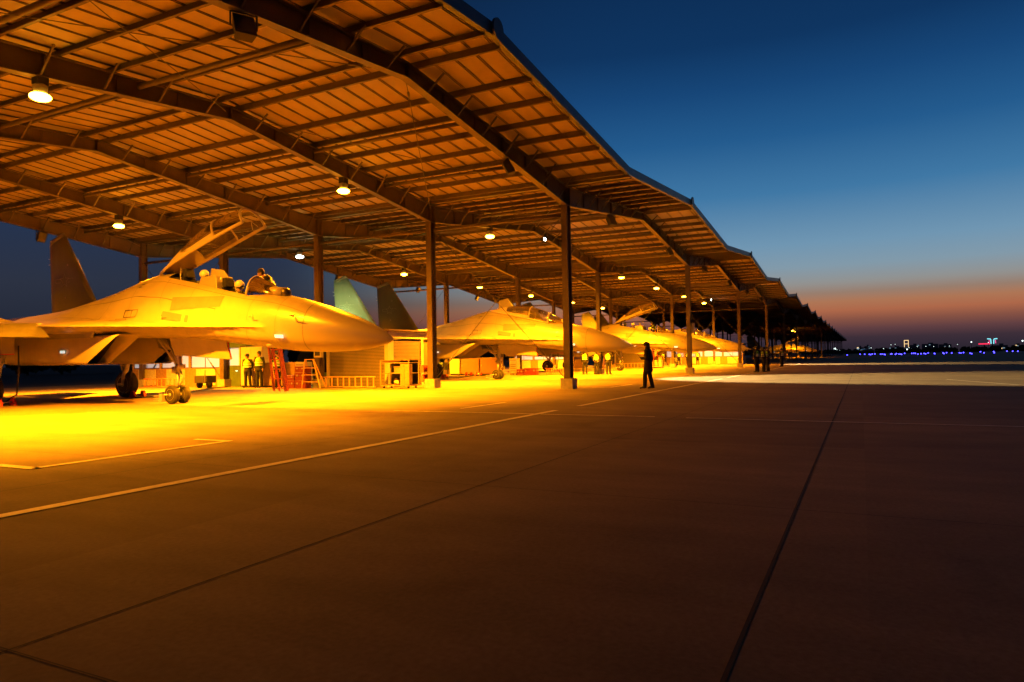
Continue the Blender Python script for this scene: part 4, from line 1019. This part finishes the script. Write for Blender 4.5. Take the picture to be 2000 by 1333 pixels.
def cabinet(name, x, y, w, d, h, m, label, group=None, doors=2, split=False):
    t = thing(name, (x, y, 0), label, 'cabinet', group or 'cabinets and chests along the column lines')
    q = mb(M[m]); q.box(0, d, 0, w, .08, h); o = q.build('body', t); bevel(o, .012)
    for i in range(doors):
        a_, b_ = .03+i*(w-.06)/doors+.008, .03+(i+1)*(w-.06)/doors-.008
        q = mb(M[m]); q.box(-.02, -.002, a_, b_, .12, (h*.52 if split else h-.05)); 
        if split: q.box(-.02, -.002, a_, b_, h*.52+.02, h-.05)
        o = q.build('door', t); bevel(o, .005)
        q = mb(M['metal']); q.box(-.045, -.021, b_-.09 if i == 0 else a_+.05, b_-.06 if i == 0 else a_+.08, h*.5, h*.5+.14); q.build('handle', o)
    q = mb(M['dark']); q.box(.05, d-.05, .05, w-.05, 0, .08); q.build('plinth', t)
    return t
cabinet('tall_cabinet', 25.35, 26.55, 1.45, .6, 2.02, 'cream', 'tall cream two-door cabinet behind the two standing men')
cabinet('storage_box', 25.3, 24.3, 2.1, .7, 1.22, 'wood', 'wide tan steel chest behind the orange boarding ladder', split=True)
def toolchest(x, y, label, h=1.22):
    t = thing('tool_chest', (x, y, 0), label, 'tool chest', 'drawer chests along the column lines')
    q = mb(M['cream']); q.box(0, .5, 0, .62, .12, h); o = q.build('body', t); bevel(o, .012)
    for i, (a_, b_) in enumerate(((.16, .34), (.36, .52), (.54, .66), (.68, .80), (.82, 1.12))):
        q = mb(M['cream']); q.box(-.02, -.001, .03, .59, a_, b_); o = q.build('drawer', t); bevel(o, .004)
        q = mb(M['dark']); q.box(-.032, -.021, .08, .54, b_-.05, b_-.02); q.build('handle', o)
    for yy in (.08, .54):
        for xx in (.08, .42):
            q = mb(M['tyre'], True); q.tube([(xx, yy-.02, .06), (xx, yy+.02, .06)], .06, 12); q.build('caster', t)
    return t
tcst = toolchest(25.2, 23.6, 'cream drawer chest between the tan steel chest and the maroon cases')
dup(tcst, loc=(45.4, 22.35, 0), label='bright cream drawer chest behind the nose wheel of the second jet')
def case(x, y, z, label, m='maroon', w=.62, d=.42, h=.36):
    t = thing('tool_case', (x, y, z), label, 'tool case', 'dark tool cases stacked by the cabins')
    q = mb(M[m]); q.box(0, d, 0, w, 0, h*.62); o = q.build('body', t); bevel(o, .02)
    q = mb(M[m]); q.box(-.005, d+.005, -.005, w+.005, h*.64, h); o = q.build('lid', t); bevel(o, .02)
    for yy in (.12, w-.18):
        q = mb(M['metal']); q.box(-.022, -.006, yy, yy+.07, h*.52, h*.74); q.build('latch', t)
    return t
case(24.55, 23.0, 0, 'bottom maroon case of the taller stack left of the step ladder'); case(24.55, 23.0, .37, 'middle maroon case of the taller stack left of the step ladder'); case(24.57, 23.02, .74, 'top maroon case of the taller stack left of the step ladder', h=.28)
case(24.6, 23.7, 0, 'bottom maroon case of the shorter stack before the cream drawer chest'); case(24.6, 23.72, .37, 'upper maroon case of the shorter stack before the cream drawer chest', h=.24)
case(45.2, 20.75, 0, 'dark case on the ground right of the bright cream chest', w=.95, h=.5); case(45.2, 21.75, 0, 'second dark case, tight against the bright cream chest', w=.55, h=.42)
cabinet('brown_cabinet', 46.2, 24.25, 1.6, .7, 1.3, 'brown', 'brown steel cabinet behind the nose wheel of the second jet, right of the pair', doors=1)
cabinet('brown_cabinet', 46.2, 25.95, 1.6, .7, 1.3, 'brown', 'brown steel cabinet at the left of the pair, beside the cream one', doors=1)
cabinet('pale_cabinet', 46.1, 27.6, .9, .7, 1.28, 'cream', 'cream cabinet standing left of the two brown cabinets')
cabinet('green_cabinet', 45.9, 29.0, 1.3, .7, .98, 'olive', 'low olive green chest seen under the belly of the second jet', doors=1)
cabinet('low_chest', 44.6, 28.1, .8, .5, .42, 'cream', 'knee-high cream chest before the olive one', doors=1)
cabinet('tan_chest', 45.2, 30.4, .6, .5, .62, 'wood', 'small tan chest at the left end, by the second jet', doors=1)
def chock(x, y, label, rz=0, red='red'):
    t = thing('wheel_chock', (x, y, 0), label, 'wheel chock', 'red wheel chocks on the ground', rz)
    for s_ in (-1, 1):
        q = mb(M[red]); q.hexa([(-.16, s_*.2-.05, 0), (.16, s_*.2-.05, 0), (.16, s_*.2+.05, 0), (-.16, s_*.2+.05, 0), (-.04, s_*.2-.05, .26), (.08, s_*.2-.05, .26), (.08, s_*.2+.05, .26), (-.04, s_*.2+.05, .26)]); o = q.build('block', t); bevel(o, .02)
    q = mb(M['metal'], True); q.tube([(0, -.15, .12), (0, .15, .12)], .02, 6); q.build('bar', t)
chock(XC+2.3, JY+13.35, 'red chock against the far main wheel of the largest jet', 1.57); chock(XC-2.2, JY+13.3, 'red chock at the left edge by the near main wheel', 1.57)
chock(44.7, 26.0, 'red and white looking chock on the ground before the left brown cabinet'); chock(44.9, 25.3, 'red chock on the ground before the right brown cabinet')
chock(XC+W+2.3, JY+13.5, 'red chock at the far main wheel of the second jet', 1.57)

# cabin with notice boards and lit windows, at the back of the first and third column lines
def cabin(x, y, L_, label, boards=True):
    t = thing('crew_cabin', (x, y, 0), label, 'cabin', 'low crew cabins at the back of the bays')
    h = 2.5
    q = mb(M['wood'] if boards else M['brown']); q.box(0, 2.6, 0, L_, 0, .98)
    n = int(L_//2.2); st = L_/n
    for i in range(n+1): q.box(.0, .14, i*st-.07*(i > 0), i*st+.07*(i < n), .981, 2.1)
    q.box(0, 2.6, 0, L_, 2.1, h); q.box(2.5, 2.6, .14, L_-.14, .981, 2.099); q.build('wall', t)
    for i in range(n):
        q = mb(M['steel']); a_, b_ = i*st+.075, (i+1)*st-.075
        for (c0, c1, e0, e1) in ((a_, a_+.05, .985, 2.095), (b_-.05, b_, .985, 2.095), (a_+.05, b_-.05, .985, 1.03), (a_+.05, b_-.05, 2.05, 2.095), ((a_+b_)/2-.02, (a_+b_)/2+.02, 1.03, 2.05)): q.box(.04, .09, c0, c1, e0, e1)
        w = q.build('window', t)
        q = mb(M['window']); q.box(.06, .07, a_+.05, b_-.05, 1.03, 2.05); q.build('pane', w)
        if boards:
            q = mb(M['board']); q.box(-.03, -.002, i*st+.35, (i+1)*st-.55, .08, .93); q.build('notice_board', t)
    q = mb(M['steel']); q.box(-.25, 2.8, -.2, L_+.2, h+.002, h+.1); q.build('roof', t)
    return t
c1 = cabin(25.6, 29.75, 7.0, 'cabin with pale notice boards and bluish lit windows behind the nose gear')
dup(c1, loc=(25.6+2*W, 27.2, 0), label='far cabin with bright notice boards seen right of the second jet nose gear')
cabin(90.3, 13.2, 9.6, 'long low cabin closing the lit bays behind the dark huddle', boards=True)
t = thing('green_cabin', (25.7, 28.0, 0), 'dark green cabin with one lit window beside the tall cream cabinet', 'cabin')
q = mb(M['olive']); q.box(0, 2.2, 0, .45, 0, 2.5); q.box(0, 2.2, .45, 1.3, 0, 1.1); q.box(0, 2.2, .45, 1.3, 2.0, 2.5); q.box(0, 2.2, 1.3, 1.6, 0, 2.5); q.box(2.1, 2.2, .45, 1.3, 1.1, 2.0); q.build('wall', t)
q = mb(M['window']); q.box(.05, .07, .45, 1.3, 1.1, 2.0); wn = q.build('window', t); q = mb(M['board']); q.box(0.0, .049, .45, .52, 1.1, 2.0); q.box(0.0, .049, 1.23, 1.3, 1.1, 2.0); q.build('window_frame', wn)
q = mb(M['dark']); q.box(-.02, -.002, .04, .40, .05, 2.1); q.build('door', t)
q = mb(M['screen']); q.box(-.03, -.004, .6, .72, .8, .84); q.build('indicator', t)
# dark covered equipment box behind the chests
t = thing('covered_trailer', (29.0, 25.2, 0), 'dark covered trailer standing behind the tan steel chest', 'trailer')
q = mb(M['cloth'], True); q.rings([[(x, 1.3+1.25*math.cos(PI*k/10)*1.0, .6+1.7*math.sin(PI*k/10)**.6) for k in range(11)] for x in (0, 1.5, 3.0)], False, False, closed=False)
o = q.build('cover', t); o.location = (0, 0, 0); o.rotation_euler = (0, 0, 0)
q = mb(M['olive']); q.box(0, 3.0, .05, 2.55, .45, .6); q.build('bed', t)
for yy in (.3, 2.3):
    q = mb(M['tyre'], True); q.tube([(1.4, yy-.1, .32), (1.4, yy+.1, .32)], .32, 18); q.build('wheel', t)
q = mb(M['cream']); q.box(-.16, 0, -.22, .22, -.28, .28); q.use(M['dark']); q.box(-.17, -.161, -.15, .15, -.20, .20)
o = q.build('switch_box'); o.location = (25.3, Y0+2*D-.2, 1.70); tag(o, 'pale open switch box on the column left of the wide shutter hut', 'switch box')
q = mb(M['cream']); q.box(-.12, .12, -.1, .1, -.32, .32); o = q.build('junction_box'); o.location = (X0+W+.12, Y0-.24, 3.05); tag(o, 'pale junction box on the front column before the third jet nose', 'junction box')
# ground cables
def cable_run(pts, label, r=.028):
    q = mb(M['black'], True); q.tube(pts, r, 6); o = q.build('power_cable'); tag(o, label, 'cable')
cable_run([(XC+2.0, JY+13.1, .03), (17.6, 23.6, .03), (19.5, 24.6, .03), (21.8, 26.8, .03), (23.8, 28.2, .03), (25.2, 28.8, .03)], 'black power cable curving over the floor behind the nose wheel')
cable_run([(XC+W+1.9, JY+13.1, .03), (40.5, 23.9, .03), (43.5, 25.0, .03), (45.6, 23.4, .03)], 'black power cable on the floor behind the second jet nose wheel')
# red barrier-like racks, further gear in bay three
cabinet('low_chest', 67.9, 17.6, 1.2, .6, .8, 'cream', 'small cream chest beyond the man in the long black coat', doors=1)
t = thing('generator_cart', (24.2, 29.1, 0), 'small dark generator cart with a tow handle by the cabin wall', 'cart')
q = mb(M['dark']); q.box(0, .6, 0, .9, .25, .62); o = q.build('body', t); bevel(o, .03)
q = mb(M['metal'], True); q.tube([(0, .1, .3), (-.5, -.5, .9), (-.5, -.75, .9)], .02, 6); q.build('tow_handle', t)
for yy in (.1, .8):
    q = mb(M['tyre'], True); q.tube([(.25, yy-.05, .17), (.25, yy+.05, .17)], .17, 16); q.build('wheel', t)

# ------------------------------------------------------------------ far scenery: trees behind, city and airfield lights
def leafmass(name, x0, y0, x1, y1, n, h0, h1, size, depth, label=None, sp=1.1):
    q = mb(M['foliage']); random.seed(11)
    Ln = math.hypot(x1-x0, y1-y0); nc = int(Ln/(h1*sp)); blobs = []
    for i in range(nc):
        f_ = (i+random.random()*.7)/nc; h = random.uniform(h0, h1)
        blobs.append((x0+(x1-x0)*f_+random.uniform(-depth, depth), y0+(y1-y0)*f_+random.uniform(-depth, depth), h))
    per = max(6, n//max(1, nc))
    for (bx, by, h) in blobs:
        rad = h*.55
        b = len(q.v)
        q.tube([(bx, by, 0), (bx, by, h*.6)], [h*.03, h*.015], 5)
        for k in range(per):
            d = Vector((random.gauss(0, 1), random.gauss(0, 1), random.gauss(0, 1))).normalized()*random.uniform(.3, 1)
            p = Vector((bx+d.x*rad, by+d.y*rad, h*.52+d.z*h*.47)); a_ = Vector((random.gauss(0, 1), random.gauss(0, 1), random.gauss(0, 1))).normalized(); c_ = a_.cross(d).normalized() if a_.cross(d).length > .01 else Vector((1, 0, 0))
            s = size*random.uniform(.5, 1.3); b = len(q.v); q.v += [tuple(p+a_*s), tuple(p+c_*s), tuple(p-a_*s), tuple(p-c_*s)]; q.face((b, b+1, b+2, b+3))
    # understorey strip so no light shows below the crowns
    o = q.build(name); tag(o, label, None, None, 'stuff'); return o
leafmass('distant_woods', -30, 104, 330, 104, 30000, 4.2, 6.6, .55, 2.5)
ax_, ay_ = (620, -95); leafmass('far_treeline', 660, -175, 690, 330, 26000, 3.0, 4.6, 1.1, 4, sp=.45)
def facade(name, x, y, w, h, d, label, lights=(), roof=None, rz=0):
    t = thing(name, (x, y, 0), label, 'building', 'buildings on the far skyline', rz)
    q = mb(M['city']); q.box(0, d, 0, w, 0, h); q.build('wall', t)
    if roof: q = mb(M['city']); q.box(d*.2, d*.6, w*roof[0], w*roof[1], h+.002, h+roof[2]); q.build('roof_block', t)
    random.seed(int(x+y+h))
    for i in range(12):
        yy = random.uniform(.06, .9)*w; zz = random.uniform(.25, .9)*h
        q = mb(M['window' if i % 3 else 'farwarm'] if random.random() < .3 else M['lensoff']); q.box(-.15, -.01, yy, yy+1.8, zz, zz+1.2); q.build('window', t)
    return t
M['farwarm'] = mat('far_warm_light', (1, .8, .4), .4, emit=(1, .65, .28), estr=1.4)
M['farblue'] = mat('taxiway_lens', (.1, .1, 1), .4, emit=(.05, .04, 1), estr=11)
M['farwhite'] = mat('far_lamp_lens', (1, 1, 1), .4, emit=(.8, 1, .95), estr=3.2)
M['farred'] = mat('red_sign_light', (1, .05, .1), .4, emit=(1, .03, .10), estr=1.2)
M['cyan'] = mat('cyan_sign_light', (.2, .9, 1), .4, emit=(.25, .9, 1), estr=1.2)
M['pink'] = mat('pink_sign_light', (1, .2, .5), .4, emit=(1, .12, .35), estr=1.2)
# camera-independent polar helper: bearing (deg right of the row) and distance
def polar(px_, dist):
    a_ = YAW-math.atan((px_-1000)/F); return dist*math.cos(a_), dist*math.sin(a_)
sk = [(1672, 1686, 900, 9, 'low far block at the left of the skyline, two red lamps above'), (1688, 1700, 980, 12, 'narrow far block left of the illuminated tower sign'), (1735, 1765, 1150, 10, 'broad dark far building left of the illuminated tower sign'),
      (1800, 1832, 1200, 17, 'widest pale grey far building right of the tower sign'), (1833, 1858, 1250, 16, 'far building right next to the widest grey one'), (1775, 1796, 1100, 14, 'far building rising behind the tower sign'), (1940, 1968, 900, 8, 'low far building right of the winged neon sign'), (1975, 1998, 950, 8, 'last dark far building at the right end of the skyline')]
for (pa, pb, d_, h_, lab) in sk:
    xa, ya = polar(pa, d_); xb, yb = polar(pb, d_); w_ = math.hypot(xb-xa, yb-ya)
    ang = math.atan2(ya-yb, xa-xb)-PI/2
    facade('far_building', xb, yb, w_, h_*.62+1.2, 14, lab, roof=(.3, .6, 1.8), rz=ang)
def post_light(name, x, y, h, m, r, label, cat, group):
    t = thing(name, (x, y, 0), label, cat, group)
    q = mb(M['dark'], True); q.tube([(0, 0, 0), (0, 0, h)], .05 if h < 2 else .12, 5); q.build('post', t)
    q = mb(M[m], True); q.sphere((0, 0, h+r*.8), r, 8, 6); q.build('lens', t)
random.seed(21)
LP = [1654, 1679, 1688, 1697, 1700, 1703, 1708, 1719, 1722, 1726, 1728, 1739, 1741, 1748, 1750, 1755, 1758, 1760, 1766, 1780, 1784, 1787, 1792, 1798, 1804, 1807, 1812, 1824, 1825, 1841, 1843, 1848, 1858, 1873, 1876, 1881, 1894, 1897, 1914, 1921, 1940, 1941, 1966, 1977, 1987]
for px_ in LP:
    d_ = random.uniform(230, 330) if px_ < 1880 else random.uniform(200, 420)
    x, y = polar(px_, d_)
    post_light('taxiway_light', x, y, .28, 'farblue', .16*d_/260, 'one of the many small blue taxiway lights low on the horizon', 'taxiway light', 'blue taxiway lights')
for px_, d_, h_ in ((1640, 620, 3), (1634, 640, 3.5), (1701, 560, 4), (1725, 600, 3.5), (1740, 640, 6.5), (1759, 700, 4), (1775, 640, 4), (1791, 690, 5), (1808, 600, 4.5), (1823, 640, 4.5), (1854, 700, 5), (1748, 760, 8), (1870, 760, 6.5), (1930, 560, 6)):
    x, y = polar(px_, d_)
    post_light('street_lamp', x, y, h_, 'farwhite', .2, 'one of the scattered white lamps along the far skyline', 'street lamp', 'white lamps on the far skyline')
for px_, d_, h_, r in ((1771, 520, 2.2, .42), (1897, 620, 7, .42), (1997, 620, 7, .5), (1630, 330, 2.6, .4)):
    x, y = polar(px_, d_); post_light('mast_light', x, y, h_, 'farwhite', r, {1771: 'large white light below the tower sign', 1897: 'large white light left of the red neon bar', 1997: 'large white light at the right edge of the skyline', 1630: 'bright white light at the end of the shelter row'}[px_], 'mast light', 'brighter white lights far away')
def neon(name, px_, d_, z, label, build):
    x, y = polar(px_, d_); t = thing(name, (x, y, 0), label, 'neon sign', None, math.atan2(y, x))
    q = mb(M['dark']); q.box(.3, .8, -.5, .5, 0, z); q.build('support', t); build(t, z)
def tower(t, z):
    q = mb(M['farwarm']); q.box(0, .3, -2.0, -1.5, z, z+7); q.box(0, .3, 1.5, 2.0, z, z+4); q.box(0, .3, -1.5, 2.0, z+6.4, z+7); q.box(0, .3, -1.5, 1.5, z+3.0, z+3.5); q.box(0, .3, 1.5, 2.0, z+4, z+6.4); q.build('lit_frame', t)
neon('tower_sign', 1770, 800, 5.5, 'tall warm-white illuminated tower sign on the skyline', tower)
def bar_(t, z): q = mb(M['farred']); q.box(0, .3, -4.6, 4.6, z, z+1.2); q.build('lit_bar', t)
neon('red_sign', 1922, 800, 6.5, 'long red neon bar left of the winged neon sign', bar_)
def wings(t, z):
    for s_ in (-1, 1):
        q = mb(M['cyan']); q.bar((0, s_*1.0, z), (0, s_*1.2, z+4.2), .8, .5); q.bar((0, s_*1.2, z+4.6), (0, s_*4.0, z+4.8), .6, .9); q.build('lit_wing', t)
        q = mb(M['pink']); q.bar((0, s_*2.6, z+.5), (0, s_*2.4, z+3.6), .6, .5); q.build('lit_edge', t)
neon('winged_sign', 1938, 800, 7, 'winged cyan and pink neon sign high on the skyline', wings)
x, y = polar(1688, 430)
t = thing('parked_plane', (x, y, 0), 'tiny pale parked plane lit on the far side of the airfield', 'plane', None, 1.9)
q = mb(M['helmet'], True); q.tube([(0, -6, 1.9), (0, -4.5, 2.1), (0, 2, 2.2), (0, 6, 2.6)], [.15, .8, .85, .3], 10); q.build('fuselage', t)
q = mb(M['helmet']); q.hexa([(-7, 0, 2.0), (7, 0, 2.0), (5, 2, 2.0), (-5, 2, 2.0), (-7, 0, 2.15), (7, 0, 2.15), (5, 2, 2.15), (-5, 2, 2.15)]); q.build('wing', t)
q = mb(M['helmet']); q.hexa([(-.1, 4, 2.8), (.1, 4, 2.8), (.1, 6, 2.8), (-.1, 6, 2.8), (-.1, 5.2, 4.6), (.1, 5.2, 4.6), (.1, 6.2, 4.6), (-.1, 6.2, 4.6)]); q.build('tail_fin', t)
q = mb(M['metal'], True); q.tube([(0, -3.5, 1.6), (0, -3.5, 0)], .1, 6); q.tube([(-1.5, 1, 2), (-1.5, 1, 0)], .1, 6); q.tube([(1.5, 1, 2), (1.5, 1, 0)], .1, 6); q.build('landing_gear', t)
